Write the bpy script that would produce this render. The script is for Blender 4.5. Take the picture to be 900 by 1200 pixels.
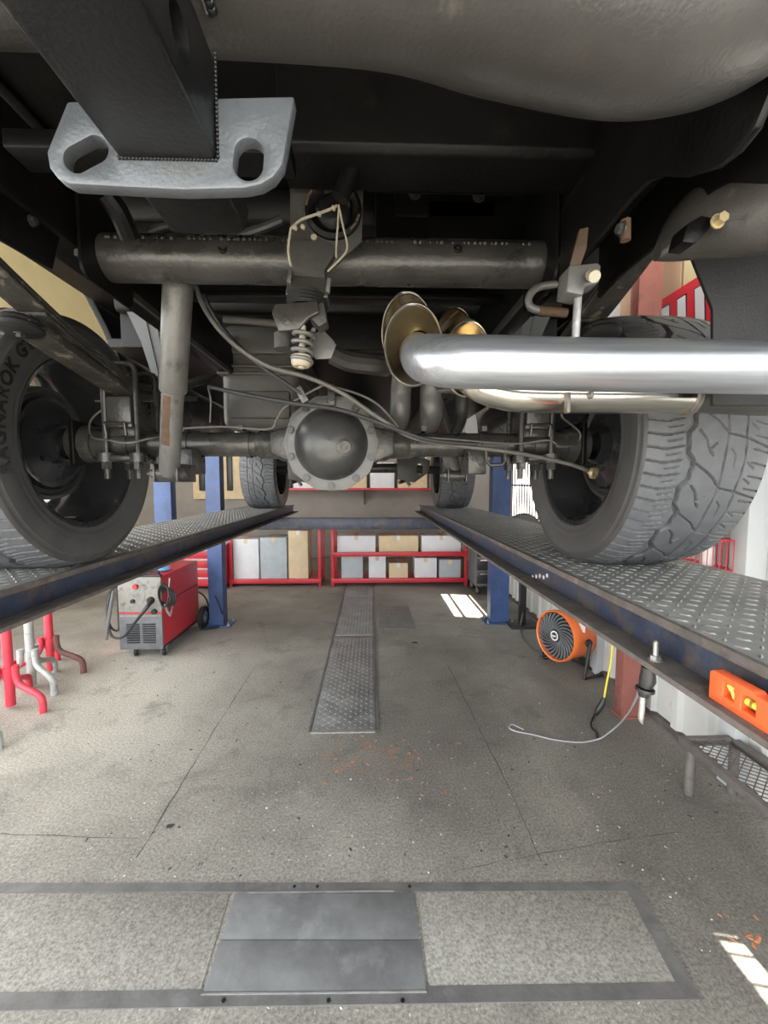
import bpy, bmesh, math, random
import numpy as np
from mathutils import Vector, Matrix, Euler
random.seed(7)
PI = math.pi
SC = bpy.context.scene
COL = SC.collection
for o in list(bpy.data.objects):
    bpy.data.objects.remove(o)

# ------------------------------------------------------------------ camera
H = 1.45                      # camera height
F = 490.0                     # focal length in pixels of a 900x1200 frame
PITCH, YAW = math.radians(4.09), math.radians(1.75)
cd = bpy.data.cameras.new('camera')
cam = bpy.data.objects.new('camera', cd)
COL.objects.link(cam)
cam.location = (0, 0, H)
cam.rotation_euler = (PI/2 - PITCH, 0, -YAW)
cd.sensor_fit = 'VERTICAL'; cd.sensor_height = 36.0; cd.lens = F/1200*36.0
cd.clip_start = 0.01
SC.camera = cam
CR = cam.rotation_euler.to_matrix()
# ------------------------------------------------------------------ world, sun, exposure
w = bpy.data.worlds.new('world'); SC.world = w; w.use_nodes = True
bg = w.node_tree.nodes['Background']
bg.inputs[0].default_value = (0.93, 0.965, 1.0, 1)
bg.inputs[1].default_value = 2.6
sd = bpy.data.lights.new('sun', 'SUN'); sd.energy = 12.0; sd.angle = math.radians(0.5); sd.color = (1, .93, .82)
sun = bpy.data.objects.new('sun', sd); COL.objects.link(sun)
SUNDIR = Vector((-0.50, 0.10, -0.86)).normalized()
sun.rotation_euler = SUNDIR.to_track_quat('-Z', 'Y').to_euler()
sun.location = (6, -1, 9)
SC.view_settings.view_transform = 'Standard'
SC.view_settings.look = 'None'
SC.view_settings.gamma = 1.0
SC.view_settings.use_curve_mapping = False
SC.view_settings.exposure = 1.3

# ------------------------------------------------------------------ helpers: a picture point at a known depth, height or side distance
def ray(px, py):
    return CR @ Vector(((px-450)/F, (600-py)/F, -1))
def P(px, py, Y):
    d = ray(px, py); return Vector((0, 0, H)) + d*(Y/d.y)
def PZ(px, py, z):
    d = ray(px, py); return Vector((0, 0, H)) + d*((z-H)/d.z)
def PX(px, py, X):
    d = ray(px, py); return Vector((0, 0, H)) + d*(X/d.x)

# ------------------------------------------------------------------ materials
MATS = {}
def nd(nt, t, **k):
    n = nt.nodes.new(t)
    for a, v in k.items(): setattr(n, a, v)
    return n
def mat(name, col, rough=.5, metal=0.0, var=.25, scale=12., bump=0.0, bscale=None, spot=None, spot_amt=.0, spot_scale=6., coord='Object', coat=0.0, rvar=.12, spec=.5):
    if name in MATS: return MATS[name]
    m = bpy.data.materials.new(name); m.use_nodes = True
    nt = m.node_tree; b = nt.nodes['Principled BSDF']; L = nt.links
    tc = nd(nt, 'ShaderNodeTexCoord')
    n1 = nd(nt, 'ShaderNodeTexNoise'); n1.inputs['Scale'].default_value = scale; n1.inputs['Detail'].default_value = 6; n1.inputs['Roughness'].default_value = .65
    L.new(tc.outputs[coord], n1.inputs['Vector'])
    r = nd(nt, 'ShaderNodeValToRGB')
    r.color_ramp.elements[0].position = .3; r.color_ramp.elements[1].position = .72
    lo = [max(0, c*(1-var)) for c in col]; hi = [min(1, c*(1+var)) for c in col]
    r.color_ramp.elements[0].color = (*lo, 1); r.color_ramp.elements[1].color = (*hi, 1)
    L.new(n1.outputs['Fac'], r.inputs['Fac'])
    out = r.outputs['Color']
    if spot is not None:
        n2 = nd(nt, 'ShaderNodeTexNoise'); n2.inputs['Scale'].default_value = spot_scale; n2.inputs['Detail'].default_value = 8; n2.inputs['Roughness'].default_value = .7
        L.new(tc.outputs[coord], n2.inputs['Vector'])
        r2 = nd(nt, 'ShaderNodeValToRGB')
        e = .62 - .25*spot_amt
        r2.color_ramp.elements[0].position = e; r2.color_ramp.elements[1].position = e+.12
        L.new(n2.outputs['Fac'], r2.inputs['Fac'])
        mx = nd(nt, 'ShaderNodeMix', data_type='RGBA')
        L.new(r2.outputs['Color'], mx.inputs['Factor']); L.new(out, mx.inputs['A']); mx.inputs['B'].default_value = (*spot, 1)
        out = mx.outputs['Result']
    L.new(out, b.inputs['Base Color'])
    mr = nd(nt, 'ShaderNodeMapRange'); mr.inputs['To Min'].default_value = max(.03, rough-rvar); mr.inputs['To Max'].default_value = min(1, rough+rvar)
    L.new(n1.outputs['Fac'], mr.inputs['Value']); L.new(mr.outputs['Result'], b.inputs['Roughness'])
    b.inputs['Metallic'].default_value = metal
    b.inputs['Coat Weight'].default_value = coat
    b.inputs['Specular IOR Level'].default_value = spec
    if bump:
        n3 = nd(nt, 'ShaderNodeTexNoise'); n3.inputs['Scale'].default_value = bscale or scale*6; n3.inputs['Detail'].default_value = 4
        L.new(tc.outputs[coord], n3.inputs['Vector'])
        bp = nd(nt, 'ShaderNodeBump'); bp.inputs['Strength'].default_value = bump; bp.inputs['Distance'].default_value = .004
        L.new(n3.outputs['Fac'], bp.inputs['Height']); L.new(bp.outputs['Normal'], b.inputs['Normal'])
    MATS[name] = m
    return m
def M(n): return MATS[n]

mat('black_coat', (.0085, .0085, .009), .36, .0, .3, 9, .12, 260, spot=(.16, .15, .13), spot_amt=-.16, spot_scale=90, spec=.4)
mat('tube_coat', (.042, .039, .035), .36, .0, .3, 7, .14, 260, spot=(.11, .098, .08), spot_amt=.0, spot_scale=13)
mat('chassis_black', (.0045, .0043, .0040), .40, .0, .4, 8, .15, 120, spot=(.014, .0125, .010), spot_amt=.12, spot_scale=14, spec=.2)
mat('chassis_dusty', (.040, .038, .034), .5, .0, .35, 10, .3, 80, spot=(.03, .028, .025), spot_amt=.35, spot_scale=10)
mat('axle_grey', (.048, .0455, .041), .29, .3, .3, 9, .25, 90, spot=(.10, .093, .08), spot_amt=.2, spot_scale=16)
mat('cover_grey', (.10, .098, .092), .40, .2, .25, 7, .2, 90, spot=(.18, .175, .16), spot_amt=.25, spot_scale=9)
mat('diff_black', (.05, .05, .048), .32, .2, .25, 6, .15, 70)
mat('plate_steel', (.098, .107, .116), .40, .3, .3, 14, .14, 320, spot=(.06, .065, .07), spot_amt=.25, spot_scale=22)
mat('bare_steel', (.42, .42, .41), .38, .7, .25, 20, .2, 120, spot=(.25, .2, .15), spot_amt=.2)
mat('aged_brass', (.45, .36, .2), .4, .6, .2, 20)
mat('shock_grey', (.125, .121, .113), .42, .25, .2, 9, .3, 140, spot=(.065, .062, .055), spot_amt=.3, spot_scale=14)
mat('rust', (.075, .042, .022), .8, .0, .45, 25, .4, 90, spot=(.05, .038, .03), spot_amt=.4, spot_scale=12)
mat('rubber', (.010, .010, .010), .55, 0, .2, 20, .2, 200)
mat('tyre_side', (.062, .060, .059), .45, 0, .18, 10, .12, 260, spot=(.088, .086, .085), spot_amt=.2, spot_scale=5)
mat('tyre_tread', (.115, .119, .125), .55, 0, .15, 30, .15, 260)
mat('tyre_letter', (.012, .012, .012), .35, 0, .1, 10)
mat('rim_black', (.030, .031, .033), .25, .3, .2, 5, .06, 60, coat=.3)
mat('spring_black', (.035, .032, .028), .48, .0, .4, 14, .5, 60, spot=(.16, .14, .11), spot_amt=.35, spot_scale=30)
mat('tank_plastic', (.085, .08, .072), .5, 0, .3, 5, .25, 160, spot=(.10, .095, .085), spot_amt=.35, spot_scale=7)
mat('cable_grey', (.10, .095, .085), .5, 0, .2, 30)
mat('cable_black', (.025, .025, .025), .45, 0, .2, 30)
mat('zip_cream', (.34, .30, .225), .5, 0, .1, 20)
mat('liner_grey', (.17, .172, .175), .6, 0, .2, 6, .1, 60)
mat('alu_pipe', (.58, .595, .61), .24, .95, .10, 6, .06, 60, rvar=.08)
def brushed(name, col, rough, axis_scale):
    m = bpy.data.materials.new(name); m.use_nodes = True; nt = m.node_tree; L = nt.links; b = nt.nodes['Principled BSDF']
    tc = nd(nt, 'ShaderNodeTexCoord'); mp = nd(nt, 'ShaderNodeMapping'); mp.inputs['Scale'].default_value = axis_scale
    L.new(tc.outputs['Object'], mp.inputs['Vector'])
    n = nd(nt, 'ShaderNodeTexNoise'); n.inputs['Scale'].default_value = 1; n.inputs['Detail'].default_value = 5; L.new(mp.outputs['Vector'], n.inputs['Vector'])
    r = nd(nt, 'ShaderNodeValToRGB'); r.color_ramp.elements[0].position = .3; r.color_ramp.elements[1].position = .7
    r.color_ramp.elements[0].color = (*[c*.84 for c in col], 1); r.color_ramp.elements[1].color = (*[min(1, c*1.1) for c in col], 1)
    L.new(n.outputs['Fac'], r.inputs['Fac']); L.new(r.outputs['Color'], b.inputs['Base Color'])
    mr = nd(nt, 'ShaderNodeMapRange'); mr.inputs['To Min'].default_value = rough-.08; mr.inputs['To Max'].default_value = rough+.1
    L.new(n.outputs['Fac'], mr.inputs['Value']); L.new(mr.outputs['Result'], b.inputs['Roughness']); b.inputs['Metallic'].default_value = .85
    bp = nd(nt, 'ShaderNodeBump'); bp.inputs['Strength'].default_value = .12; bp.inputs['Distance'].default_value = .002; L.new(n.outputs['Fac'], bp.inputs['Height']); L.new(bp.outputs['Normal'], b.inputs['Normal'])
    MATS[name] = m
brushed('alu_brushed', (.52, .54, .57), .33, (5, 160, 160))
mat('stainless', (.70, .655, .56), .17, 1.0, .08, 8, 0, rvar=.05)
mat('stainless_gold', (.72, .60, .40), .2, 1.0, .15, 8, 0, rvar=.06)
mat('weld_grey', (.27, .25, .23), .45, .7, .3, 60, .6, 200, spot=(.25, .15, .07), spot_amt=.4, spot_scale=60)
mat('lift_blue', (.035, .046, .078), .42, .1, .5, 14, .3, 90, spot=(.085, .068, .06), spot_amt=.5, spot_scale=11)
mat('post_blue', (.042, .080, .20), .42, .05, .3, 6, .15, 60, spot=(.10, .10, .12), spot_amt=.18, spot_scale=14)
mat('flange_rust', (.115, .098, .088), .7, .1, .35, 18, .5, 80, spot=(.20, .15, .11), spot_amt=.3, spot_scale=16)
mat('deck_plate', (.235, .23, .215), .6, .15, .3, 8, .2, 100, spot=(.32, .31, .28), spot_amt=.4, spot_scale=7)
mat('deck_lug', (.30, .295, .28), .5, .2, .25, 30)
mat('wall_white', (.60, .60, .56), .55, 0, .08, 3, .08, 30, spot=(.40, .37, .30), spot_amt=.12, spot_scale=4)
mat('wall_panel', (.55, .565, .565), .5, 0, .05, 3)
mat('wall_cream', (.80, .68, .38), .7, 0, .06, 2)
mat('wall_brown', (.48, .30, .19), .7, 0, .08, 2)
mat('wall_back', (.30, .27, .24), .8, 0, .15, 2)
mat('roof_sheet', (.42, .42, .40), .6, 0, .1, 3)
mat('column_red', (.27, .095, .075), .65, 0, .2, 6, .2, 40, spot=(.19, .08, .065), spot_amt=.3, spot_scale=9)
mat('apron', (.52, .50, .46), .9, 0, .15, 3)
mat('red_paint', (.56, .03, .045), .4, 0, .12, 8, .1, 60, coat=.1)
mat('stand_red', (.72, .055, .085), .38, 0, .12, 12, .1, 60, spot=(.35, .06, .06), spot_amt=.15, spot_scale=18)
mat('stand_dark', (.16, .07, .06), .6, 0, .3, 18)
mat('stand_grey', (.46, .48, .46), .4, .2, .12, 12, .1, 60, spot=(.24, .25, .24), spot_amt=.2, spot_scale=18)
mat('fan_orange', (.90, .19, .035), .4, 0, .06, 8, 0, coat=.15)
mat('black_plastic', (.02, .02, .021), .4, 0, .2, 10)
mat('level_orange', (.95, .13, .035), .4, 0, .05, 8)
mat('vial', (.65, .75, .12), .15, 0, .05, 8)
mat('vial_gold', (.55, .38, .08), .3, .6, .1, 8)
mat('panel_grey', (.26, .25, .225), .55, 0, .35, 14, .1, 60, spot=(.13, .125, .11), spot_amt=.4, spot_scale=14)
mat('grille_grey', (.13, .135, .14), .55, 0, .25, 14)
mat('white_paint', (.70, .70, .68), .5, 0, .1, 10)
mat('carton_white', (.74, .75, .77), .7, 0, .06, 8)
mat('carton_cream', (.70, .56, .36), .7, 0, .1, 8)
mat('carton_grey', (.45, .50, .52), .7, 0, .1, 8)
mat('rag_blue', (.12, .36, .62), .8, 0, .2, 20)
mat('wire_yellow', (.85, .62, .05), .5, 0, .1, 10)
mat('wire_grey', (.36, .37, .38), .5, 0, .1, 20)
mat('banner_red', (.70, .03, .05), .5, 0, .05, 5)
mat('banner_white', (.75, .76, .78), .5, 0, .05, 5)
mat('step_steel', (.17, .15, .14), .6, .3, .3, 16, .4, 80, spot=(.24, .18, .14), spot_amt=.25, spot_scale=20)
mat('iron_frame', (.19, .188, .182), .5, .3, .25, 10, .3, 60, spot=(.24, .24, .235), spot_amt=.25, spot_scale=8)
mat('black_board', (.19, .193, .193), .42, .05, .3, 5, .25, 50, spot=(.27, .272, .27), spot_amt=.4, spot_scale=4)
mat('infill', (.31, .295, .26), .85, 0, .5, 110, .4, 220, spot=(.40, .385, .345), spot_amt=.3, spot_scale=22)
mat('trench_plate', (.26, .26, .25), .45, .35, .3, 7, .2, 60, spot=(.38, .375, .355), spot_amt=.35, spot_scale=5)
mat('debris_orange', (.50, .20, .09), .8, 0, .2, 20)
mat('debris_white', (.62, .61, .58), .8, 0, .1, 20)
mat('sapling', (.14, .30, .06), .7, 0, .3, 3)

def concrete():
    m = bpy.data.materials.new('concrete'); m.use_nodes = True; nt = m.node_tree; L = nt.links
    b = nt.nodes['Principled BSDF']
    tc = nd(nt, 'ShaderNodeTexCoord')
    def noise(s, d=8, r=.6, dist=0, vec=None):
        n = nd(nt, 'ShaderNodeTexNoise'); n.inputs['Scale'].default_value = s; n.inputs['Detail'].default_value = d; n.inputs['Roughness'].default_value = r; n.inputs['Distortion'].default_value = dist
        L.new(vec or tc.outputs['Object'], n.inputs['Vector']); return n.outputs['Fac']
    def ramp(f, a, c0, bb, c1):
        r = nd(nt, 'ShaderNodeValToRGB'); e = r.color_ramp.elements
        e[0].position = a; e[0].color = (*c0, 1); e[1].position = bb; e[1].color = (*c1, 1)
        L.new(f, r.inputs['Fac']); return r.outputs['Color']
    def mix(f, a, bcol, mode='MIX'):
        x = nd(nt, 'ShaderNodeMix', data_type='RGBA', blend_type=mode)
        if isinstance(f, float): x.inputs['Factor'].default_value = f
        else: L.new(f, x.inputs['Factor'])
        for s, v in (('A', a), ('B', bcol)):
            if isinstance(v, tuple): x.inputs[s].default_value = (*v, 1)
            else: L.new(v, x.inputs[s])
        return x.outputs['Result']
    one, zero = (1, 1, 1), (0, 0, 0)
    base = ramp(noise(1.1, 8, .62), .32, (.205, .191, .168), .68, (.42, .397, .35))
    # worn pale area to the left of the bay, darker down its middle and right side
    def blob(cx, cy, sx, sy):
        mp = nd(nt, 'ShaderNodeMapping'); mp.inputs['Location'].default_value = (-cx/sx, -cy/sy, 0); mp.inputs['Scale'].default_value = (1/sx, 1/sy, 0)
        L.new(tc.outputs['Object'], mp.inputs['Vector'])
        n = nd(nt, 'ShaderNodeTexNoise'); n.inputs['Scale'].default_value = 2.2; n.inputs['Detail'].default_value = 6
        L.new(mp.outputs['Vector'], n.inputs['Vector'])
        ad = nd(nt, 'ShaderNodeVectorMath', operation='LENGTH'); L.new(mp.outputs['Vector'], ad.inputs[0])
        ma = nd(nt, 'ShaderNodeMath', operation='MULTIPLY_ADD'); L.new(n.outputs['Fac'], ma.inputs[0]); ma.inputs[1].default_value = .9; L.new(ad.outputs['Value'], ma.inputs[2])
        mr = nd(nt, 'ShaderNodeMapRange'); mr.interpolation_type = 'SMOOTHSTEP'
        L.new(ma.outputs[0], mr.inputs['Value']); mr.inputs['From Min'].default_value = 1.55; mr.inputs['From Max'].default_value = .55
        return mr.outputs['Result']
    def scl(f, k):
        ma = nd(nt, 'ShaderNodeMath', operation='MULTIPLY'); L.new(f, ma.inputs[0]); ma.inputs[1].default_value = k; return ma.outputs[0]
    c = mix(scl(blob(-1.75, 2.9, 1.15, 1.4), .62), base, (.60, .575, .50))
    c = mix(scl(blob(-1.0, 1.15, 1.3, .55), .25), c, (.50, .475, .43))
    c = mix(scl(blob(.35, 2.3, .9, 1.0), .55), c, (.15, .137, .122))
    c = mix(scl(blob(1.35, 2.2, .55, 2.2), .7), c, (.11, .102, .092))  # darker towards the right wall, under the runway
    c = mix(scl(blob(-.3, 4.6, 1.2, 1.1), .35), c, (.17, .16, .135))
    grit = ramp(noise(95, 6, .78), .34, (.42, .42, .42), .66, (1.40, 1.39, 1.36))
    c = mix(1.0, c, grit, 'MULTIPLY')
    fleck = ramp(noise(150, 2, .5), .70, zero, .75, one)
    c = mix(scl(fleck, .75), c, (.50, .49, .46))
    fleck2 = ramp(noise(36, 3, .6, 1.5), .735, zero, .76, one)
    c = mix(scl(fleck2, .8), c, (.56, .54, .50))
    dirt = ramp(noise(24, 6, .7), .60, zero, .72, one)
    c = mix(scl(dirt, .6), c, (.08, .075, .069))
    rusty = ramp(noise(7, 6, .7, .4), .735, zero, .75, one)
    c = mix(scl(rusty, .6), c, (.36, .19, .11))
    mm = nd(nt, 'ShaderNodeMath', operation='MULTIPLY'); L.new(ramp(noise(13, 6, .7, .3), .53, zero, .60, one), mm.inputs[0]); L.new(blob(.02, 2.12, .42, .22), mm.inputs[1])
    c = mix(scl(mm.outputs[0], .7), c, (.38, .20, .12))
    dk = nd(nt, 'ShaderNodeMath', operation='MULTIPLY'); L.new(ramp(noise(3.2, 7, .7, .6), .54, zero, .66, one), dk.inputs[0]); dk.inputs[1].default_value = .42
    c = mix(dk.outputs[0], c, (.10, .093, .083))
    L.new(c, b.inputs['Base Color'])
    mr = nd(nt, 'ShaderNodeMapRange'); L.new(noise(5), mr.inputs['Value']); mr.inputs['To Min'].default_value = .55; mr.inputs['To Max'].default_value = .85
    L.new(mr.outputs['Result'], b.inputs['Roughness'])
    bp = nd(nt, 'ShaderNodeBump'); bp.inputs['Strength'].default_value = .35; bp.inputs['Distance'].default_value = .004
    L.new(noise(150, 5, .7), bp.inputs['Height']); L.new(bp.outputs['Normal'], b.inputs['Normal'])
    MATS['concrete'] = m
concrete()
g = bpy.data.materials.new('window_glass'); g.use_nodes = True
gb = g.node_tree.nodes['Principled BSDF']; gb.inputs['Base Color'].default_value = (.95, .97, .96, 1); gb.inputs['Roughness'].default_value = .02; gb.inputs['Transmission Weight'].default_value = 1; gb.inputs['IOR'].default_value = 1.02
MATS['window_glass'] = g

# ------------------------------------------------------------------ mesh helpers
class MB:
    def __init__(s): s.bm = bmesh.new()
    def _add(s, vs, fs):
        v = [s.bm.verts.new(p) for p in vs]
        for f in fs:
            try: s.bm.faces.new([v[i] for i in f])
            except ValueError: pass
        return v
    def box(s, c, size, rot=None, bev=0.0, seg=2):
        b = bmesh.new(); bmesh.ops.create_cube(b, size=1.0)
        bmesh.ops.scale(b, vec=size, verts=b.verts)
        if bev: bmesh.ops.bevel(b, geom=b.edges[:], offset=bev, segments=seg, affect='EDGES', profile=.5)
        m = Matrix.Translation(c) @ (rot.to_matrix().to_4x4() if isinstance(rot, (Euler,)) else (rot.to_4x4() if rot is not None else Matrix.Identity(4)))
        bmesh.ops.transform(b, matrix=m, verts=b.verts)
        s._merge(b); return s
    def bb(s, x0, x1, y0, y1, z0, z1, bev=0.0):
        return s.box(((x0+x1)/2, (y0+y1)/2, (z0+z1)/2), (abs(x1-x0), abs(y1-y0), abs(z1-z0)), None, bev)
    def _merge(s, b):
        me = bpy.data.meshes.new('t'); b.to_mesh(me); b.free(); s.bm.from_mesh(me); bpy.data.meshes.remove(me)
    def tube(s, path, r, seg=12, caps=True, smooth=0, closed=False):
        pts = [Vector(p) for p in path]
        rr = list(r) if isinstance(r, (list, tuple)) else [r]*len(pts)
        if smooth: pts, rr = crom(pts, rr, smooth, closed)
        n = len(pts); T = []
        for i in range(n):
            if closed: t = pts[(i+1) % n]-pts[i-1]
            else: t = pts[min(i+1, n-1)]-pts[max(i-1, 0)]
            T.append(t.normalized() if t.length > 1e-9 else Vector((0, 0, 1)))
        a = Vector((0, 0, 1)) if abs(T[0].z) < .9 else Vector((1, 0, 0))
        u = (a - T[0]*a.dot(T[0])).normalized()
        vs = []
        for i in range(n):
            u = (u - T[i]*u.dot(T[i])).normalized(); v = T[i].cross(u)
            for k in range(seg):
                an = 2*PI*k/seg
                vs.append(pts[i] + (u*math.cos(an)+v*math.sin(an))*rr[i])
        fs = []
        for i in range(n if closed else n-1):
            j = (i+1) % n
            for k in range(seg):
                fs.append((i*seg+k, i*seg+(k+1) % seg, j*seg+(k+1) % seg, j*seg+k))
        if caps and not closed:
            fs.append(tuple(range(seg))[::-1]); fs.append(tuple((n-1)*seg+k for k in range(seg)))
        s._add(vs, fs); return s
    def cyl(s, p0, p1, r0, r1=None, seg=16, caps=True):
        return s.tube([p0, p1], [r0, r0 if r1 is None else r1], seg, caps)
    def lathe(s, prof, c=(0, 0, 0), axis=(0, 0, 1), seg=32, closed_prof=False, start=None):
        ax = Vector(axis).normalized(); a = Vector(start) if start else (Vector((1, 0, 0)) if abs(ax.x) < .9 else Vector((0, 1, 0)))
        u = (a-ax*a.dot(ax)).normalized(); v = ax.cross(u); c = Vector(c); n = len(prof)
        vs = []
        for k in range(seg):
            an = 2*PI*k/seg; d = u*math.cos(an)+v*math.sin(an)
            for (r, h) in prof: vs.append(c+ax*h+d*r)
        fs = []
        for k in range(seg):
            k2 = (k+1) % seg
            for i in range(n if closed_prof else n-1):
                j = (i+1) % n
                fs.append((k*n+i, k2*n+i, k2*n+j, k*n+j))
        s._add(vs, fs); return s
    def prism(s, poly, depth, mtx=None, holes=(), bev=0.0):
        """poly in local XY, thickened along local Z from 0 to depth"""
        b = bmesh.new()
        for loop in [poly]+list(holes):
            vv = [b.verts.new((p[0], p[1], 0)) for p in loop]
            for i in range(len(vv)): b.edges.new((vv[i], vv[(i+1) % len(vv)]))
        bmesh.ops.triangle_fill(b, use_beauty=True, use_dissolve=False, edges=b.edges[:], normal=(0, 0, 1))
        r = bmesh.ops.extrude_face_region(b, geom=b.faces[:]+b.edges[:]+b.verts[:])
        bmesh.ops.translate(b, vec=(0, 0, depth), verts=[e for e in r['geom'] if isinstance(e, bmesh.types.BMVert)])
        bmesh.ops.recalc_face_normals(b, faces=b.faces[:])
        if bev:
            es = [e for e in b.edges if len(e.link_faces) == 2 and e.calc_face_angle(0) > .6]
            bmesh.ops.bevel(b, geom=es, offset=bev, segments=2, affect='EDGES', profile=.5)
        if mtx is not None: bmesh.ops.transform(b, matrix=mtx, verts=b.verts)
        s._merge(b); return s
    def sphere(s, c, r, seg=12, scale=(1, 1, 1)):
        b = bmesh.new(); bmesh.ops.create_uvsphere(b, u_segments=seg, v_segments=max(6, seg//2), radius=r)
        bmesh.ops.scale(b, vec=scale, verts=b.verts); bmesh.ops.translate(b, vec=c, verts=b.verts)
        s._merge(b); return s
    def hexbolt(s, p, axis, r=.012, h=.01, shank=None):
        ax = Vector(axis).normalized(); p = Vector(p)
        s.cyl(p, p+ax*.002, r*1.35, seg=16); s.cyl(p+ax*.002, p+ax*(.002+h), r, seg=6)
        if shank: s.cyl(p+ax*h, p+ax*(h+shank), r*.55, seg=10)
        return s
    def build(s, name, material, parent=None, ang=35, subd=0, kind=None, label=None):
        bmesh.ops.recalc_face_normals(s.bm, faces=s.bm.faces[:])
        me = bpy.data.meshes.new(name); s.bm.to_mesh(me); s.bm.free()
        return mk(name, me, material, parent, ang, subd, kind, label)
def mk(name, me, material, parent=None, ang=35, subd=0, kind=None, label=None):
    o = bpy.data.objects.new(name, me); COL.objects.link(o)
    if not me.materials: me.materials.append(M(material))
    me.shade_smooth(); me.set_sharp_from_angle(angle=math.radians(ang))
    if subd:
        md = o.modifiers.new('sub', 'SUBSURF'); md.levels = subd; md.render_levels = subd
    if parent is not None: setpar(o, parent)
    if kind: o['kind'] = kind
    if label: o['label'] = label
    return o
def wmat(o):
    m = o.matrix_basis.copy(); p = o.parent
    while p is not None:
        m = p.matrix_basis @ (o.matrix_parent_inverse if o.parent is p else Matrix.Identity(4)) @ m
        o = p; p = p.parent
    return m
def setpar(o, p):
    """meshes are written in world coordinates, so undo the parent's own placement"""
    o.parent = p
    chain = []; q = p
    while q is not None: chain.append(q); q = q.parent
    m = Matrix.Identity(4)
    for q in reversed(chain): m = m @ q.matrix_parent_inverse @ q.matrix_basis
    o.matrix_parent_inverse = m.inverted()
def crom(pts, rr, k, closed=False):
    out = []; ro = []; n = len(pts)
    for i in range(n if closed else n-1):
        if closed: p0, p1, p2, p3 = pts[i-1], pts[i], pts[(i+1) % n], pts[(i+2) % n]
        else: p0, p1, p2, p3 = pts[max(i-1, 0)], pts[i], pts[i+1], pts[min(i+2, n-1)]
        for j in range(k):
            t = j/k
            out.append(.5*((2*p1)+(p2-p0)*t+(2*p0-5*p1+4*p2-p3)*t*t+(3*p1-p0-3*p2+p3)*t**3))
            ro.append(rr[i]*(1-t)+rr[(i+1) % n]*t)
    if not closed: out.append(pts[-1]); ro.append(rr[-1])
    return out, ro
def tag(o, label, cat, group=None, kind=None):
    o['label'] = label; o['category'] = cat
    if group: o['group'] = group
    if kind: o['kind'] = kind
    return o
def thing(name, label, cat, loc=(0, 0, 0), rz=0, group=None):
    o = bpy.data.objects.new(name, None); COL.objects.link(o); o.empty_display_size = .1
    o.location = loc; o.rotation_euler = (0, 0, rz)
    return tag(o, label, cat, group)
def part_empty(name, parent, loc=(0, 0, 0), label=None):
    o = bpy.data.objects.new(name, None); COL.objects.link(o); o.empty_display_size = .05
    o.location = loc; setpar(o, parent)
    if label: o['label'] = label
    return o
def struct(o):
    o['kind'] = 'structure'; return o
def dup(o, mtx, parent=None):
    """copy of a mesh part, moved by a world matrix, sharing mesh data"""
    c = o.copy(); COL.objects.link(c); c.parent = None; c.matrix_parent_inverse = Matrix.Identity(4)
    c.matrix_basis = mtx
    if parent is not None: setpar(c, parent)
    return c
def rrect(x0, x1, y0, y1, r, n=6):
    pts = []
    for cx, cy, a in ((x1-r, y1-r, 0), (x0+r, y1-r, PI/2), (x0+r, y0+r, PI), (x1-r, y0+r, 1.5*PI)):
        for k in range(n+1):
            an = a+PI/2*k/n; pts.append((cx+r*math.cos(an), cy+r*math.sin(an)))
    return pts
XZ = lambda y: Matrix(((1, 0, 0, 0), (0, 0, 1, y), (0, 1, 0, 0), (0, 0, 0, 1)))      # local (x,y) -> world (x,z), thickness along +Y
YZ = lambda x: Matrix(((0, 0, 1, x), (1, 0, 0, 0), (0, 1, 0, 0), (0, 0, 0, 1)))      # local (x,y) -> world (y,z), thickness along +X
ident = Matrix.Identity(4)

# ================================================================== SETTING
WX = 1.76
RY0, RY1 = -1.2, 8.0
LX = -4.4
fl = MB(); fl.bb(-5.8, 2.1, RY0, RY1+.2, -.12, 0)
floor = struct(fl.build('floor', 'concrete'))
gr = MB(); gr.bb(-40, 40, -40, RY0, -.16, -.015); gr.bb(2.1, 40, RY0, 30, -.16, -.1); gr.bb(-40, -5.8, RY0, 30, -.16, -.1)
struct(gr.build('ground_outside', 'apron'))
# pit frame in the floor near the camera
def fp(px, py, z=0.0): return PZ(px, py, z)
def strip(pa, pb, wd, name='frame_strip', m='iron_frame', z=.004, side=1):
    a, b = Vector(pa), Vector(pb); a.z = b.z = 0
    d = (b-a).normalized(); n = Vector((-d.y, d.x, 0))*side
    poly = [a, b, b+n*wd, a+n*wd]
    q = MB(); q.prism([(p.x, p.y) for p in poly], z+.01, Matrix.Translation((0, 0, -.01)))
    return q.build(name, m, floor)
FA, FB = fp(-30, 1036), fp(746, 1035)
FC, FD = fp(822, 1172), fp(-60, 1186)
FA = FB+(FA-FB).normalized()*2.75; FD = FC+(FD-FC).normalized()*2.75      # the pit frame runs on past the picture's edge
strip(FD, FA, .048, side=-1, z=.0045)
strip(FA, FB, .032, side=-1)
strip(FB, FC, .048, side=-1, z=.0045)
strip(FD, FC, .040, side=1)
MIDA, MIDB = fp(273, 1047), fp(237, 1168)
MIDC, MIDD = fp(488, 1047), fp(500, 1165)
def slab(pts, z0, z1, name, m):
    q = MB(); q.prism([(p.x, p.y) for p in pts], z1-z0, Matrix.Translation((0, 0, z0)), bev=.0012)
    return q.build(name, m, floor)
o = slab([FA+Vector((.05, -.035, 0)), fp(270, 1048), fp(233, 1168), FD+Vector((.05, .042, 0))], -.01, .0025, 'concrete_infill', 'infill')
o = slab([fp(491, 1046), fp(741, 1044), fp(806, 1158), fp(503, 1161)], -.01, .0025, 'concrete_infill', 'infill')
slab([fp(275, 1049), fp(486, 1048), fp(492, 1102), fp(259, 1102)], -.01, .006, 'cover_board', 'black_board')
slab([fp(258, 1104), fp(493, 1104), fp(499, 1162), fp(239, 1164)], -.01, .006, 'cover_board', 'black_board')
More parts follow.
